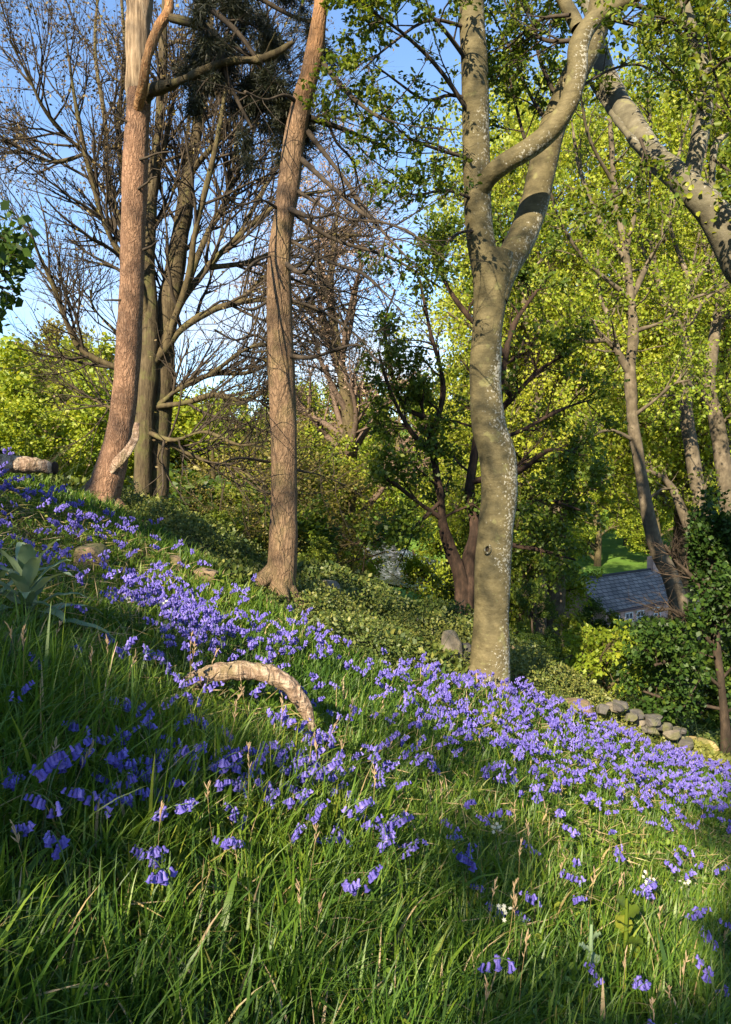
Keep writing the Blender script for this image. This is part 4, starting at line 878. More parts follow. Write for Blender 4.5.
# unseen trees behind the photographer: crowns shaped to throw dappled shade on the slope
def shade_trees():
    rng = np.random.default_rng(60)
    soft = [(100, 1010, 170, 130, .60), (270, 960, 90, 80, .5), (230, 840, 140, 55, .56), (60, 790, 90, 40, .5), (385, 950, 40, 140, 1), (372, 800, 30, 60, .9), (600, 800, 80, 30, .95), (560, 735, 90, 35, .85), (660, 770, 90, 26, .95), (470, 700, 70, 25, .8),
            (265, 700, 70, 26, 1), (340, 650, 70, 26, .8), (230, 610, 90, 22, .7), (640, 880, 90, 40, .6), (545, 940, 40, 40, .62), (660, 960, 50, 36, .62), (600, 1010, 60, 26, .6), (40, 470, 50, 14, 1), (160, 560, 60, 12, .7), (180, 720, 60, 25, .6), (480, 770, 60, 25, .4), (335, 740, 60, 30, .5), (60, 880, 60, 35, .6)]
    def litness(pos):
        a_, b_, c_ = (litness_at(pos, q) for q in (.05, .2, .36))
        g = b_[1]; d = g + np.array([0, 0, .1]) - EYE; px = CX + d[:, 0] / np.maximum(d[:, 1], .1) * F; py = 470 - d[:, 2] / np.maximum(d[:, 1], .1) * F
        D = np.zeros(len(pos))
        for a, b, c, e in ((30, 815, 45, 22), (180, 905, 40, 20), (318, 900, 18, 50), (75, 965, 40, 16), (455, 850, 30, 80), (150, 765, 45, 16), (60, 690, 80, 40), (260, 985, 30, 14)):
            D = np.maximum(D, np.exp(-(((px - a) / c) ** 2 + ((py - b) / e) ** 2) ** 2))
        return np.maximum(np.maximum(a_[0], b_[0]), c_[0]) * (1 - .95 * D), g
    def litness_at(pos, hq):
        """how far a leaf would shade a place that lies in sun in the photograph: follow its ray down to the slope"""
        t_ = (pos[:, 2] - hq + .47 * pos[:, 0] + .03 * pos[:, 1]) / (SUN[2] + .47 * SUN[0] + .03 * SUN[1])
        g = pos - SUN * t_[:, None]; d = g - EYE
        c_, s_ = math.cos(PITCH), math.sin(PITCH); fy = d[:, 1] * c_ - d[:, 2] * s_; fz = d[:, 1] * s_ + d[:, 2] * c_
        px = CX + d[:, 0] / np.maximum(fy, .1) * F; py = CY - fz / np.maximum(fy, .1) * F
        L = np.zeros(len(pos))
        for a, b, c, e, k in soft: L = np.maximum(L, k * np.exp(-(((px - a) / (c * 1.3)) ** 2 + ((py - b) / (e * 1.3)) ** 2) ** 2))
        return L * (fy > .3), g
    ctr = []
    for k in range(1900):
        if rng.random() < .62:
            px, py = rng.uniform(-60, 790), rng.uniform(470, 1060); g = ground_px(px, py)
            if g[1] > 8.3 or rng.random() > .5: continue
        else:
            px, py = rng.uniform(60, 560), rng.uniform(-60, 640); g = at(px, py, rng.uniform(7.2, 9))
            if rng.random() > .24: continue
        t = rng.uniform(11, 16.5); ctr.append(g + SUN * t)
    ctr = np.array(ctr); ctr = ctr[ctr[:, 2] > 2.6]
    bases = [(-11.0, -8.0), (-5.2, -12.0), (-7.8, -4.6)]
    which = np.argmin(np.stack([np.hypot(ctr[:, 0] - bx, ctr[:, 1] - by) for bx, by in bases]), 0)
    for i, (bx, by) in enumerate(bases):
        b = ground(bx, by)
        root = thing('beech_tree', b, ['spreading beech behind the camera at the far left', 'spreading beech straight behind the camera', 'spreading beech just up the slope behind the camera'][i], 'tree', 'beeches behind the camera')
        P, R = catmull(np.array([b - [0, 0, .3], b + [0.1, 0, 2], b + [0, .2, 5], b + [.2, .1, 9], b + [.1, 0, 13]]), 40, [.4, .3, .25, .16, .04])
        m = MB(); trunk_tube(m, P, R, 14, .02, 2); m.build('trunk', M['beech'], root)
        c = ctr[which == i]; m = MB()
        u = np.linspace(0, 1, 8)[None, :, None]
        c = c[litness(c)[0] < .45]
        s0 = P[np.clip(((c[:, 2] - b[2]) / 13 * 39 * .75).astype(int), 4, 38)]
        L = s0[:, None] * (1 - u) + c[:, None] * u; L[..., 2] += (.6 * np.sin(u * np.pi))[..., 0]
        dark = litness(L.reshape(-1, 3))[0].reshape(-1, 8).max(1) < .5
        hi = np.where(dark)[0] if dark.sum() > 3 else np.arange(min(4, len(c))); hi = rng.permutation(hi)[:18]; hub = c[hi]
        V, Q = tubes(L[hi], np.broadcast_to(np.linspace(.045, .012, 8), (len(hi), 8)), 6); m.add(V, Q)
        near = np.argmin(((c[:, None] - hub[None]) ** 2).sum(-1), 1)
        L = hub[near][:, None] * (1 - u) + c[:, None] * u + 1e-4; kk = litness(L.reshape(-1, 3))[0].reshape(-1, 8).max(1) < .5
        L = L[kk]; V, Q = tubes(L + rng.normal(size=L.shape) * .015, np.broadcast_to(np.linspace(.005, .002, 8), (len(L), 8)), 3); m.add(V, Q); m.build('limbs', M['beech'], root)
        n = 48; pos = np.repeat(c, n, 0) + rng.normal(size=(len(c) * n, 3)) * .17
        L, gpt = litness(pos); thr = .60 + .42 * noise(gpt * np.array([1, .7, 1]), 3.0, 4); pos = pos[(L < thr) | (rng.random(len(pos)) < .04)]  # leaves carved away where sun patches should reach the slope
        V, Fc = leaves(pos, rng.normal(size=pos.shape), rng.normal(size=pos.shape), rng.uniform(.07, .11, len(pos)), rng.uniform(.05, .075, len(pos)), shape=1)
        MB().add(V, Fc, rng.uniform(.2, .8, len(pos))).build('crown', M['beechleaf'], root)
shade_trees()

# ------------------------------------------------------------------ grass
def grass():
    rng = np.random.default_rng(70)
    zones = [(.9, 3.2, 24000), (3.2, 5.2, 30000), (5.2, 7.4, 30000), (7.4, 10.2, 26000)]
    xs, ys = [], []
    for a, b, n in zones:
        y = np.sqrt(rng.uniform(a * a, b * b, n)); u = rng.uniform(-.66, .66, n); xs.append(u * y); ys.append(y)
    x = np.concatenate(xs); y = np.concatenate(ys)
    # tussocks: half of the blades gather round clump centres
    N = len(x); cl = rng.random(N) < .5
    k = 2600; ci = rng.integers(0, N, k); own = rng.integers(0, k, N)
    d2 = rng.normal(size=(N, 2)) * .035
    x = np.where(cl, x[ci[own]] + d2[:, 0], x); y = np.where(cl, y[ci[own]] + d2[:, 1], y)
    edge = brow(x, y) + .25
    k_ = (y < edge) & (y > .8); x, y, cl, own, d2 = x[k_], y[k_], cl[k_], own[k_], d2[k_]
    N = len(x); z = H(x, y)
    hmap = .24 + .07 * noise2(x, y, 1.1) + .04 * noise2(x, y, 3.1)
    hmap = hmap * (1 - .38 * sstep(2.6, 4.2, y))
    def low(ax, ay, bx, by, r):     # grass pressed short before the dead branch, the log and the rosette
        w_ = np.exp(-(((x - ax) / bx) ** 2 + ((y - ay) / by) ** 2)); return 1 - r * w_
    hmap = hmap * low(-.62, 3.75, .5, .5, .7) * low(-1.9, 3.9, .5, .5, .5) * low(-3.1, 6.3, .7, .6, .6) * low(-2.3, 5.4, .45, .4, .5)
    h = np.clip(hmap, .05, .4) * rng.uniform(.55, 1.35, N) * np.where(cl, rng.uniform(.8, 1.3, len(x)), 1)
    wd = rng.uniform(.0036, .0075, N) * np.where(rng.random(N) < .2, 1.8, 1) * np.where(rng.random(N) < .06, 2.1, 1) * (1 + .10 * np.maximum(y - 3, 0))
    az = rng.uniform(0, 2 * np.pi, N)
    lean = np.stack([np.cos(az), np.sin(az), 0 * az], -1) * 0.9 + np.array([.35, -.15, 0]) + np.where(cl[:, None], np.c_[d2 * 14, 0 * az], 0)
    lean = unit(lean); bend = rng.beta(2, 2.4, N) * 1.2 + (rng.random(N) < .1) * .35
    K = 6; s = np.linspace(0, 1, K)
    up = np.array([0, 0, 1.0]); base = np.stack([x, y, z - .01], -1)
    out = bend[:, None] * s[None] ** 2 * .85
    vert = s[None] * (1 - .45 * bend[:, None] * s[None]) - .35 * np.maximum(bend - .75, 0)[:, None] * s[None] ** 3 * 2
    P = base[:, None] + h[:, None, None] * (out[..., None] * lean[:, None] + vert[..., None] * up) + .05 * h[:, None, None] * (s[None, :, None] ** 2) * rng.normal(size=(N, 1, 3))
    face = unit(rng.normal(size=(N, 3)) * np.array([.6, .3, 0]) + np.array([1, 0, 0])); side = unit(face - (face * lean).sum(-1, keepdims=True) * lean * .7)
    prof = np.array([.75, 1, .95, .8, .5, .06])
    off = side[:, None] * (wd[:, None] * prof[None])[..., None] * .5
    V = np.stack([P - off, P + off], 2).reshape(-1, 3)
    b = (np.arange(N) * K * 2)[:, None]; j = np.arange(K - 1)[None] * 2
    Q = np.stack([b + j, b + j + 1, b + j + 3, b + j + 2], -1).reshape(-1, 4)
    tint = np.clip(rng.normal(.42, .17, N) + .16 * noise2(x, y, 1.7, 5) + np.where(cl, .10 * np.sin(own * 1.7), 0), 0, .90)
    tint = np.where(rng.random(N) < .035, rng.uniform(.95, 1, N), tint)
    mb = MB().add(V, Q, np.repeat(tint, K - 1))
    # dead thatch and small weed leaves low between the blades
    n = 9000; yy = np.sqrt(rng.uniform(1.2 ** 2, 7 ** 2, n)); xx = rng.uniform(-.62, .62, n) * yy; kk = (yy < brow(xx, yy)) & (noise2(xx, yy, 1.9, 11) > -.1); xx, yy = xx[kk], yy[kk]; n = len(xx)
    pos = np.stack([xx, yy, H(xx, yy) + rng.uniform(.01, .12, n)], -1); d = unit(rng.normal(size=(n, 3)) * [1, 1, .35]); L = rng.uniform(.06, .2, n)
    V, Fc = leaves(pos, d, rng.normal(size=(n, 3)), L, np.full(n, .005), shape=1); mb.add(V, Fc, rng.uniform(.94, 1, n))
    n = 9000; yy = np.sqrt(rng.uniform(1.3 ** 2, 7 ** 2, n)); xx = rng.uniform(-.62, .62, n) * yy; kk = (yy < brow(xx, yy)) & (noise2(xx, yy, 2.6, 31) > .25); xx, yy = xx[kk], yy[kk]; n = len(xx)
    pos = np.stack([xx, yy, H(xx, yy) + rng.uniform(.02, .16, n)], -1); L = rng.uniform(.02, .045, n)
    V, Fc = leaves(pos, rng.normal(size=(n, 3)) * [1, 1, .4], rng.normal(size=(n, 3)) * .5 + [0, 0, 1], L, L * .7); mb.add(V, Fc, np.repeat(rng.uniform(.4, .9, n), 2))
    # seed heads: straw coloured spikes on thin stalks
    n = 55; yy = np.sqrt(rng.uniform(1.5 ** 2, 3.6 ** 2, n)); xx = rng.uniform(-.55, .6, n) * yy; kk = (noise2(xx, yy, 1.2, 8) > -.2); xx, yy = xx[kk], yy[kk]; n = len(xx)
    st = np.stack([xx, yy, H(xx, yy)], -1); g = grow(st, np.c_[rng.normal(0, .15, (n, 2)), np.ones(n)], rng.uniform(.26, .42, n), np.full(n, .0012), 7, .05, (.02, 0, 0), rng, .7)
    V, Q = tubes(*g, 3); mb.add(V, Q, .96)
    hd = sprout(g[0][:, 4:], g[1][:, 4:], 10, rng, (.4, 1), (25, 8), (.012, .03), 0, 1, .002, 3, .05); V, Q = tubes(hd[0], np.broadcast_to([.0012, .0026, .0006], hd[1].shape), 4); mb.add(V, Q, 1.0)
    tag(mb.build('grass', M['grass']), 'long green grass with a few straw stems covering the near slope', 'grass', kind='stuff')
grass()

# ------------------------------------------------------------------ ground cover on the bank beyond the bluebells
def cover():
    rng = np.random.default_rng(80)
    n = 330000; y = rng.uniform(5.8, 17, n); x = rng.uniform(-.62, .62, n) * y
    sh = noise2(x, y, 1.6, 20) + .5 * noise2(x, y, 4.2, 3)
    k = (y > brow(x, y) + .1) & (sh > rng.normal(-.35, .25, n)); x, y, sh = x[k], y[k], sh[k]; n = len(x)
    hh = np.clip(.10 + .34 * sh, .02, .62) * (1 + .5 * (noise2(x, y, .6) > .3))
    hh = hh * (1 - .85 * np.exp(-(((x + .85) / .5) ** 2 + ((y - 6.9) / .7) ** 2)))
    hh = hh * sstep(0, 1.2, y - brow(x, y) + .15) * .95 + .02
    z = H(x, y) + hh * rng.uniform(.25, 1.0, n) ** .6
    pos = np.stack([x, y, z], -1); s = rng.uniform(.02, .075, n) * (.7 + .6 * (noise2(x, y, 2.3, 9) > .1))
    V, Fc = leaves(pos, unit(rng.normal(size=(n, 3)) + [0, -.3, 0]), unit(rng.normal(size=(n, 3)) + [0, -.5, .8]), s, s * .62, shape=1)
    t = np.clip(rng.normal(.5, .2, n) + .34 * noise2(x, y, 1.1, 2) + .2 * (hh - .2), 0, 1)
    mb = MB().add(V, Fc, t)
    m = 1500; yy = rng.uniform(6.5, 15, m); xx = rng.uniform(-.5, .6, m) * yy; kk = yy > brow(xx, yy) + .5; xx, yy = xx[kk], yy[kk]; m = len(xx)
    g = grow(np.stack([xx, yy, H(xx, yy)], -1), np.c_[rng.normal(0, .6, (m, 2)), np.ones(m)], rng.uniform(.2, .6, m), np.full(m, .004), 6, .15, (0, 0, -.12), rng); V, Q = tubes(*g, 3); mb.add(V, Q, .05)
    tag(mb.build('ground_cover', M['cover']), 'low bramble and bilberry leaves covering the bank beyond the bluebells', 'ground cover', kind='stuff')
cover()

# ------------------------------------------------------------------ bluebells
def bell_geo(pos, d, L, rng, sides=6):
    d = unit(np.asarray(d, float)); s = unit(np.cross(d, [.3, .9, .1])); n = np.cross(s, d)
    a = np.arange(sides) / sides * 2 * np.pi + rng.uniform(0, 1); V = []
    for k, (t, r) in enumerate(((0, .08), (.14, .21), (.55, .22), (.86, .28), (1.0, .46))):
        rr = r * L * (1 + (.12 * np.cos(3 * a) if k == 4 else 0)); tt = t * L * (1 - (.10 * (k == 4) * (np.arange(sides) % 2)))
        V.append(pos + d * np.atleast_1d(tt)[:, None] + (np.cos(a) * rr)[:, None] * s + (np.sin(a) * rr)[:, None] * n)
    V = np.concatenate(V); Q = [[k * sides + j, k * sides + (j + 1) % sides, (k + 1) * sides + (j + 1) % sides, (k + 1) * sides + j] for k in range(4) for j in range(sides)]
    return V, np.array(Q)
def bluebell_geo(seed):
    """stem tube, list of bells, basal leaf"""
    rng = np.random.default_rng(seed); h = rng.uniform(.26, .36); a = rng.uniform(0, 6.28); dr = np.array([math.cos(a), math.sin(a), 0])
    s = np.linspace(0, 1, 12); droop = rng.uniform(.10, .2)
    P = np.stack([dr[0] * (.03 * s + droop * s ** 4 * .6), dr[1] * (.03 * s + droop * s ** 4 * .6), h * (s - .16 * s ** 5)], -1)
    stem = tubes(P, np.linspace(.0034, .0018, 12), 5)
    bells = []; nb = int(rng.integers(9, 15))
    for t in np.linspace(.74, 1.0, nb):
        u = t * 11; i = min(int(u), 10); p = P[i] * (1 - (u - i)) + P[i + 1] * (u - i)
        q = unit(dr * rng.uniform(.1, 1) + np.array([rng.normal(0, .7), rng.normal(0, .7), 0]))
        p2 = p + q * rng.uniform(.008, .016) + np.array([0, 0, rng.uniform(-.004, .006)])
        bells.append(bell_geo(p2, q * rng.uniform(.2, .65) + np.array([0, 0, -1]), rng.uniform(.019, .025) * (1.12 - .25 * (t > .95)), rng) + (rng.uniform(.15, .9),))
    return P, stem, bells
VARS = []
for sd in range(9):
    P, stem, bells = bluebell_geo(200 + sd)
    rngb = np.random.default_rng(sd)
    sm = MB().add(*stem, .4)
    for k in range(3):    # strap leaves at the foot
        a = rngb.uniform(0, 6.28); dd = np.array([math.cos(a), math.sin(a), 0]); s = np.linspace(0, 1, 6); L = rngb.uniform(.16, .26)
        c = dd * (L * .6 * s[:, None] ** 1.5) + np.array([0, 0, 1]) * (L * (s - .5 * s ** 2.5))[:, None]; sdv = np.cross(dd, [0, 0, 1]) * (.009 * np.array([.7, 1, 1, .85, .55, .05]))[:, None] * .6
        V = np.stack([c - sdv, c + sdv], 1).reshape(-1, 3); sm.add(V, [[2 * i, 2 * i + 1, 2 * i + 3, 2 * i + 2] for i in range(5)], rngb.uniform(.3, .9))
    stem_me = sm.mesh('stem', M['bellstem']); bell_me = [MB().add(V, Q, t).mesh('bell', M['bell']) for V, Q, t in bells]
    hd = MB()
    for V, Q, t in bells: hd.add(V, Q, t)
    VARS.append((stem_me, bell_me, hd.mesh('flower_head', M['bell']), stem, bells))

def in_frame(x, y): return np.abs(x / y * F) < 362
def bluebells():
    rng = np.random.default_rng(90)
    # density (plants per square metre) over the slope, from where the photo shows them thick or thin
    def dens(x, y):
        u = x / y * F + CX
        v = (1.5 - H(x, y) - .25) / y * F + 470          # image row of the flower head
        right = sstep(370, 430, u) * sstep(0, 1, (v - (640 + (u - 400) * .17)) / 30) * sstep(1, 0, (v - (728 + (u - 400) * .17)) / 60)
        left = sstep(430, 370, u) * sstep(1, 0, (v - 750) / 60) * sstep(-40, 60, (v - (430 + u * .65))) * (.45 + .55 * sstep(60, 170, u))
        mid = sstep(90, 160, u) * sstep(420, 380, u) * sstep(560, 590, v) * sstep(700, 650, v)
        low = sstep(700, 740, v) * sstep(900, 820, v) * sstep(430, 380, u)
        lowr = sstep(760, 800, v) * sstep(1000, 900, v) * sstep(420, 480, u)
        patch = .35 + np.clip(noise2(x, y, 2.2, 4) * 1.6 + .5, 0, 1.6)
        return (80 * right * np.clip(.75 + .3 * patch, 0, 1.4) + 60 * left * patch ** 1.5 + 46 * mid * patch ** 1.4 + 44 * low * patch + 8 * lowr)
    n = 60000; y = np.sqrt(rng.uniform(1.7 ** 2, 10.8 ** 2, n)); x = rng.uniform(-.62, .62, n) * y
    area = .5 * 1.24 * (10.8 ** 2 - 1.7 ** 2); k = rng.random(n) < dens(x, y) * area / n; k &= y < brow(x, y)
    k &= ~(((x + .62) / .32) ** 2 + ((y - 3.8) / .3) ** 2 < 1) & ~(((x + 1.8) / .35) ** 2 + ((y - 3.8) / .35) ** 2 < 1)
    k &= ~((np.hypot(x - 1.3, y - 7.8) < .3))
    x, y = x[k], y[k]
    # single plants that stand out in the photograph (flower-head pixel)
    solo = [(175, 845), (355, 866), (128, 795), (72, 829), (628, 1005), (662, 1010), (478, 940), (497, 860), (635, 880), (660, 800), (725, 985), (722, 900), (680, 910), (217, 762), (238, 775), (388, 838), (98, 742), (40, 768), (140, 742), (478, 797), (455, 790), (560, 795), (598, 875), (620, 850), (15, 775), (300, 772), (334, 765), (590, 830), (650, 960), (530, 800), (725, 940), (715, 960), (660, 880), (390, 825), (540, 880), (360, 860)]
    Ns = len(solo); sx, sy = [], []
    for px, py in solo:
        d = at(px, py, 1.0) - EYE; Yv = np.linspace(1.2, 9, 3000); P = EYE + d[None] * Yv[:, None]; i = np.argmax(P[:, 2] < H(P[:, 0], P[:, 1]) + .27); sx.append(P[i, 0]); sy.append(P[i, 1])
    x = np.concatenate([sx, x]); y = np.concatenate([sy, y]); z = H(x, y); N = len(x)
    rz = rng.uniform(0, 6.28, N); sc = rng.uniform(.7, 1.0, N); var = rng.integers(0, len(VARS), N); sc[:Ns] = rng.uniform(.9, 1.1, Ns)
    inside = in_frame(x, y); dist = np.where(inside, y, 99.0); dist[:Ns] = 0
    order = np.argsort(dist, kind='stable'); ind = order[:300]; rest = order[300:]
    print('bluebells', N, 'in view', inside.sum())
    for r_, i in enumerate(ind):
        u, v = x[i] / y[i] * F + CX, (1.5 - z[i] - .25) / y[i] * F + 470
        if i == 0: lb = 'lone bluebell in the open grass at the lower left'
        elif i == 1: lb = 'bluebell with many bells in the grass below the photo centre'
        elif i == 4: lb = 'violet bluebell nearest the bottom edge at the right'
        elif i == 6: lb = 'single small bluebell in dark grass at the bottom centre'
        elif i < Ns and v > 880: lb = 'bluebell in dark grass at the lower right'
        elif u < 390 and v > 730: lb = 'bluebell scattered in the long grass below the arched branch'
        elif u < 200: lb = 'bluebell among the grass left of the arched branch'
        elif u < 400: lb = 'bluebell crowded round and behind the arched branch'
        elif v > 790: lb = 'bluebell in sparse grass at the right, below the thick drift'
        else: lb = 'bluebell at the front of the thick drift below the beech'
        near = r_ < 110
        vm = VARS[var[i]]
        o = bpy.data.objects.new('bluebell', None); C.objects.link(o); o.empty_display_size = .05
        o.location = (x[i], y[i], z[i] - .005); o.rotation_euler = (rng.normal(0, .08), rng.normal(0, .08), rz[i]); o.scale = (sc[i],) * 3
        tag(o, lb, 'bluebell', 'bluebells nearest the camera')
        for nm, me in [('stem', vm[0])] + ([('bell', b) for b in vm[1]] if near else [('flower_head', vm[2])]):
            c = bpy.data.objects.new(nm, me); C.objects.link(c); c.parent = o
    mb = MB()
    for vi, vm in enumerate(VARS):
        sel = rest[var[rest] == vi]
        if not len(sel): continue
        ca, sa = np.cos(rz[sel]), np.sin(rz[sel]); Rm = np.zeros((len(sel), 3, 3)); Rm[:, 0, 0] = ca; Rm[:, 0, 1] = -sa; Rm[:, 1, 0] = sa; Rm[:, 1, 1] = ca; Rm[:, 2, 2] = 1
        Rm *= sc[sel][:, None, None]; pos = np.stack([x[sel], y[sel], z[sel]], -1)
        Vb = np.concatenate([b[0] for b in vm[4]]); off = np.cumsum([0] + [len(b[0]) for b in vm[4]][:-1]); Fb = np.concatenate([b[1] + o for b, o in zip(vm[4], off)]); tb = np.concatenate([np.full(len(b[1]), b[2]) for b in vm[4]])
        W = np.einsum('nij,vj->nvi', Rm, Vb) + pos[:, None]
        mb.add(W.reshape(-1, 3), (Fb[None] + (np.arange(len(sel)) * len(Vb))[:, None, None]).reshape(-1, 4), (tb[None] * .8 + rng.uniform(-.1, .25, (len(sel), 1))).clip(0, 1).ravel())
    o = mb.build('bluebell_drift', M['bell']); tag(o, 'thick drift of violet bluebells along the brow of the slope', 'bluebells', kind='stuff')
bluebells()

# ------------------------------------------------------------------ fallen wood, stones, small plants
def fallen_branch():
    g = ground_px(250, 704)
    root = thing('fallen_branch', g, 'bark-less arched dead branch lying among bluebells on the slope', 'branch')
    rng = np.random.default_rng(3)
    P, R = trace([(165, 700), (182, 687), (203, 677), (233, 671), (263, 672), (284, 681), (297, 695), (306, 711), (311, 730)], [3.8, 3.8, 3.8, 3.8, 3.8, 3.8, 3.8, 3.8, 3.8], [10, 16, 21, 22, 21, 20, 17, 15, 8], 80)
    R = R * (1 + .10 * noise(P, 9))
    m = MB(); trunk_tube(m, P, R * .9, 26, .008, 11, .007); m.build('wood', M['fallen'], root)
    m = MB(); st = np.array([at(222, 672, 3.8), at(275, 674, 3.8), at(293, 690, 3.8)])
    gg = grow(st, np.array([(.1, -.1, 1), (-.2, -.1, 1), (.8, -.3, .5)]), np.array([.06, .05, .05]), np.array([.009, .011, .014]), 4, .1, (0, 0, 0), rng, .5); add_levels(m, gg, 7); m.build('snag', M['fallen'], root)
    return root
fallen_branch()
def log():
    Y = 6.6; P, R = trace([(-60, 462), (-20, 464), (10, 464), (35, 465), (55, 468)], [6.4, 6.5, 6.6, 6.65, 6.7], [17, 17, 16, 16, 13], 50)
    root = thing('log', P[25] - [0, 0, .1], 'short weathered log lying on the crest at the left edge', 'log')
    m = MB(); R = R * (1 + .1 * noise(P, 6)); trunk_tube(m, P, R, 22, .014, 7, .01); m.build('wood', M['fallen'], root)
    V, Fc = rock_geo(P[-1], (.02, .06, .06), 4, 2, .1, 0); MB().add(V, Fc).build('broken_end', M['redbark'], root)
    # thin snapped stick on top
log()
P, R = trace([(205, 798), (214, 806), (222, 812), (232, 824)], [2.75, 2.72, 2.7, 2.68], [3, 3.5, 3, 2], 20)
m = MB(); trunk_tube(m, P, R, 8, .001, 20); tag(m.build('twig', M['twig']), 'short dark dead twig caught in the grass at the left', 'twig')

def stone(px, py, Y, size, seed, mat, label, group=None, sink=.3, name='stone', rot=0):
    p = ground_px(px, py) if Y is None else at(px, py, Y); p = p + np.array([0, 0, size[2] * .55 if Y is None else 0])
    V, Fc = rock_geo(p, size, seed, 3, .05, 16, rot); o = MB().add(V, Fc).build(name, mat, smooth=False)
    return tag(o, label, 'stone', group)
stone(330, 602, None, (.13, .12, .2), 1, M['palestone'], 'pale upright stone right of the slim pine')
stone(395, 622, None, (.20, .18, .10), 2, M['stone'], 'flat grey stone half buried in brambles on the bank')
stone(420, 630, None, (.18, .16, .12), 8, M['stone'], 'grey stone downhill of the flat one on the bank')
stone(452, 668, None, (.13, .14, .32), 3, M['palestone'], 'tall pale stone standing left of the beech foot')
stone(463, 672, None, (.14, .14, .22), 9, M['stone'], 'grey stone tucked behind the tall pale stone by the beech')
stone(513, 660, None, (.10, .1, .18), 13, M['mossstone'], 'small brown stone right of the beech foot')
stone(88, 568, None, (.15, .13, .15), 4, M['mossstone'], 'moss-brown boulder in the grass on the left slope')
stone(205, 582, None, (.16, .15, .09), 5, M['mossstone'], 'low mossy brown rock at the lip of the slope')
stone(175, 568, None, (.10, .10, .09), 15, M['mossstone'], 'small brown rock at the lip of the slope')
stone(5, 668, None, (.10, .10, .12), 6, M['stone'], 'small grey stone at the left edge below the broad-leaved plant')
stone(548, 878, 3.75, (.05, .04, .035), 7, M['stone'], 'little grey stone in a gap in the grass, lower right')
prng = np.random.default_rng(8)
for i in range(22):
    u_ = prng.uniform(0, 1); px = 596 + 92 * u_; py = 702 + 38 * u_ + prng.uniform(-9, 12); sz = prng.uniform(.07, .17)
    stone(px, py, 9.3 + .9 * u_ + prng.uniform(-.2, .2), (sz * 1.2, sz, sz * prng.uniform(.45, .8)), 30 + i, M['stone'] if i % 5 else M['palestone'], 'grey stone in the tumbled wall at the right below the sapling', 'stones of the tumbled wall', rot=i)
stone(700, 748, None, (.30, .2, .12), 50, M['yellowmoss'], 'yellow mossy stone at the low end of the tumbled wall')
stone(575, 712, None, (.30, .25, .10), 51, M['mossstone'], 'mossy stone at the upper end of the tumbled wall')

def broad_leaf(V_, pos, az, L, W, rise, rng, droop=.9, cols=5, rows=9):
    d = np.array([math.cos(az), math.sin(az), 0]); sd_ = np.array([-d[1], d[0], 0]); s = np.linspace(0, 1, rows)
    c = pos + d * (L * (s * math.cos(rise)))[:, None] + np.array([0, 0, 1]) * (L * (s * math.sin(rise) - droop * .5 * s ** 2.4 * math.cos(rise)))[:, None]
    wv = W * 1.75 * (.06 + s) ** .55 * np.clip(1 - s, 0, 1) ** .75 + .003; cc = np.linspace(-1, 1, cols)
    V = c[:, None] + sd_ * (wv[:, None] * cc[None] * .5)[..., None] + np.array([0, 0, 1]) * (.12 * wv[:, None] * np.abs(cc)[None] + .006 * np.sin(s * 17)[:, None] * cc[None] ** 2)[..., None]
    q = (np.arange(rows - 1)[:, None] * cols + np.arange(cols - 1)[None]).ravel()
    return V.reshape(-1, 3), np.stack([q, q + 1, q + cols + 1, q + cols], -1)
def rosette(px, py, label, name, n, L, W, mat, seed, rise=(.3, 1.2), cat='plant', stem=.10, droop=.9):
    rng = np.random.default_rng(seed); g = ground_px(px, py); root = thing(name, g, label, cat)
    m = MB(); V, Q = tubes(np.array([g - [0, 0, .02], g + [0, 0, stem * .5], g + [0, 0, stem]]), np.array([.012, .010, .006]), 8); m.add(V, Q); m.build('stem', mat, root)
    for k in range(n):
        f = k / n; V, Q = broad_leaf(None, g + np.array([0, 0, stem * f]), k * 2.4 + rng.uniform(-.3, .3), L * rng.uniform(.75, 1.15) * (1 - .35 * f), W * rng.uniform(.8, 1.15) * (1 - .3 * f), rise[0] + (rise[1] - rise[0]) * f, rng, droop)
        MB().add(V, Q, rng.uniform(.2, .9)).build('leaf', mat, root)
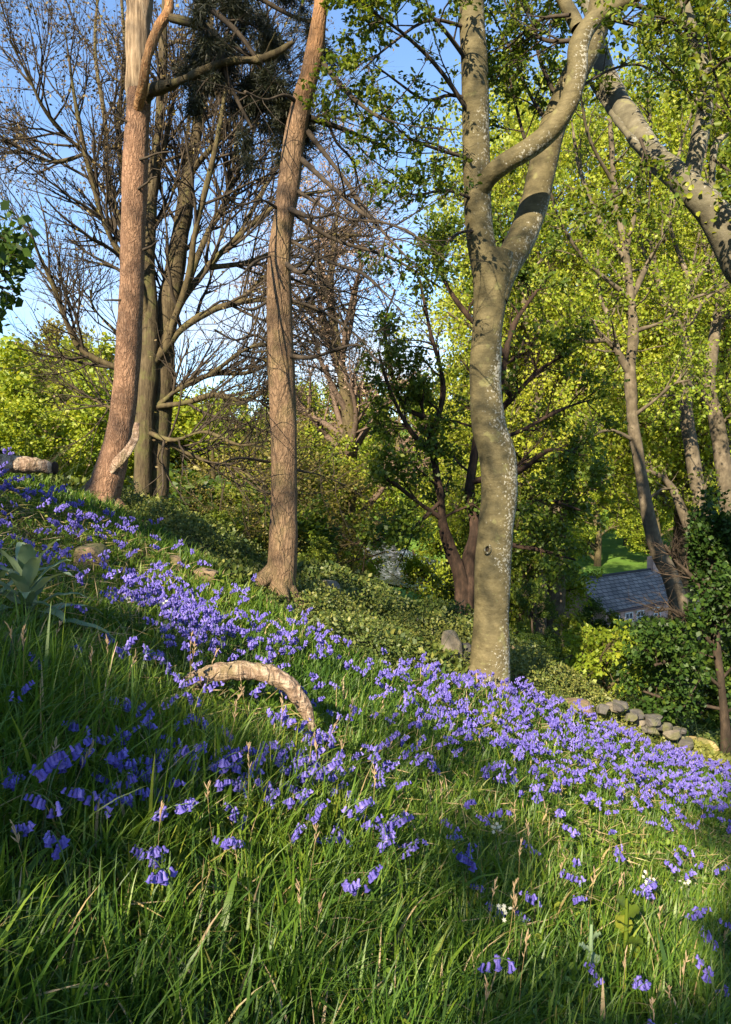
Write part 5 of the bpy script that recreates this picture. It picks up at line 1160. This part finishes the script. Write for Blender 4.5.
rosette(28, 632, 'broad-leaved grey-green plant with downy pointed leaves at the left edge', 'foxglove_plant', 24, .42, .12, M['foxglove'], 5, (.35, 1.15), stem=.30, droop=1.0)
rosette(-14, 618, 'smaller grey-green downy plant cut by the left edge', 'foxglove_plant', 11, .42, .11, M['foxglove'], 6, (.5, 1.25), stem=.24, droop=.75)
rosette(625, 985, 'small weed with lime-green round leaves in the lower right grass', 'broad_leaf_weed', 10, .12, .11, M['mid'], 7, (.2, .8), stem=.36, droop=.4)
rosette(590, 1003, 'low weed with a few dull round leaves left of the lime one', 'broad_leaf_weed', 6, .08, .065, M['foxglove'], 8, (.2, .8), stem=.30, droop=.4)

def white_flower(px, py, label, seed, hgt=.24):
    rng = np.random.default_rng(seed); d = at(px, py, 1.0) - EYE; Yv = np.linspace(1.2, 9, 3000); P = EYE + d[None] * Yv[:, None]; i = np.argmax(P[:, 2] < H(P[:, 0], P[:, 1]) + hgt); t = P[i]; g = ground(t[0], t[1])
    root = thing('white_flower', g, label, 'flower', 'white flowers in the grass')
    m = MB(); V, Q = tubes(np.array([g, (g + t) / 2 + [.01, 0, 0], t]), np.array([.002, .0018, .0012]), 5); m.add(V, Q); m.build('stem', M['bellstem'], root)
    m = MB()
    for k in range(9):
        c = t + rng.normal(size=3) * .014; nrm = unit(rng.normal(size=3) + [0, -.5, .8]); a = np.arange(6) / 6 * 6.283; s = unit(np.cross(nrm, [.3, .2, .9])); q = np.cross(nrm, s)
        V, Fc = leaves(np.repeat(c[None], 6, 0), np.cos(a)[:, None] * s + np.sin(a)[:, None] * q, np.repeat(nrm[None], 6, 0), .010, .005, shape=1); m.add(V, Fc, .6)
    m.build('petals', M['white'], root)
for i, (px, py, lb) in enumerate([(495, 826, 'round white flower cluster in grass below the beech'), (686, 882, 'white flower cluster at the right among sparse bluebells'), (129, 596, 'tiny white flower cluster right of the broad-leaved plant'), (648, 878, 'small white flower near the right-hand weed'),
                                   (166, 603, 'tiny white flowers behind the arched branch, farther right'), (503, 910, 'pale flower cluster in dark grass at the lower centre')]):
    white_flower(px, py, lb, 300 + i)
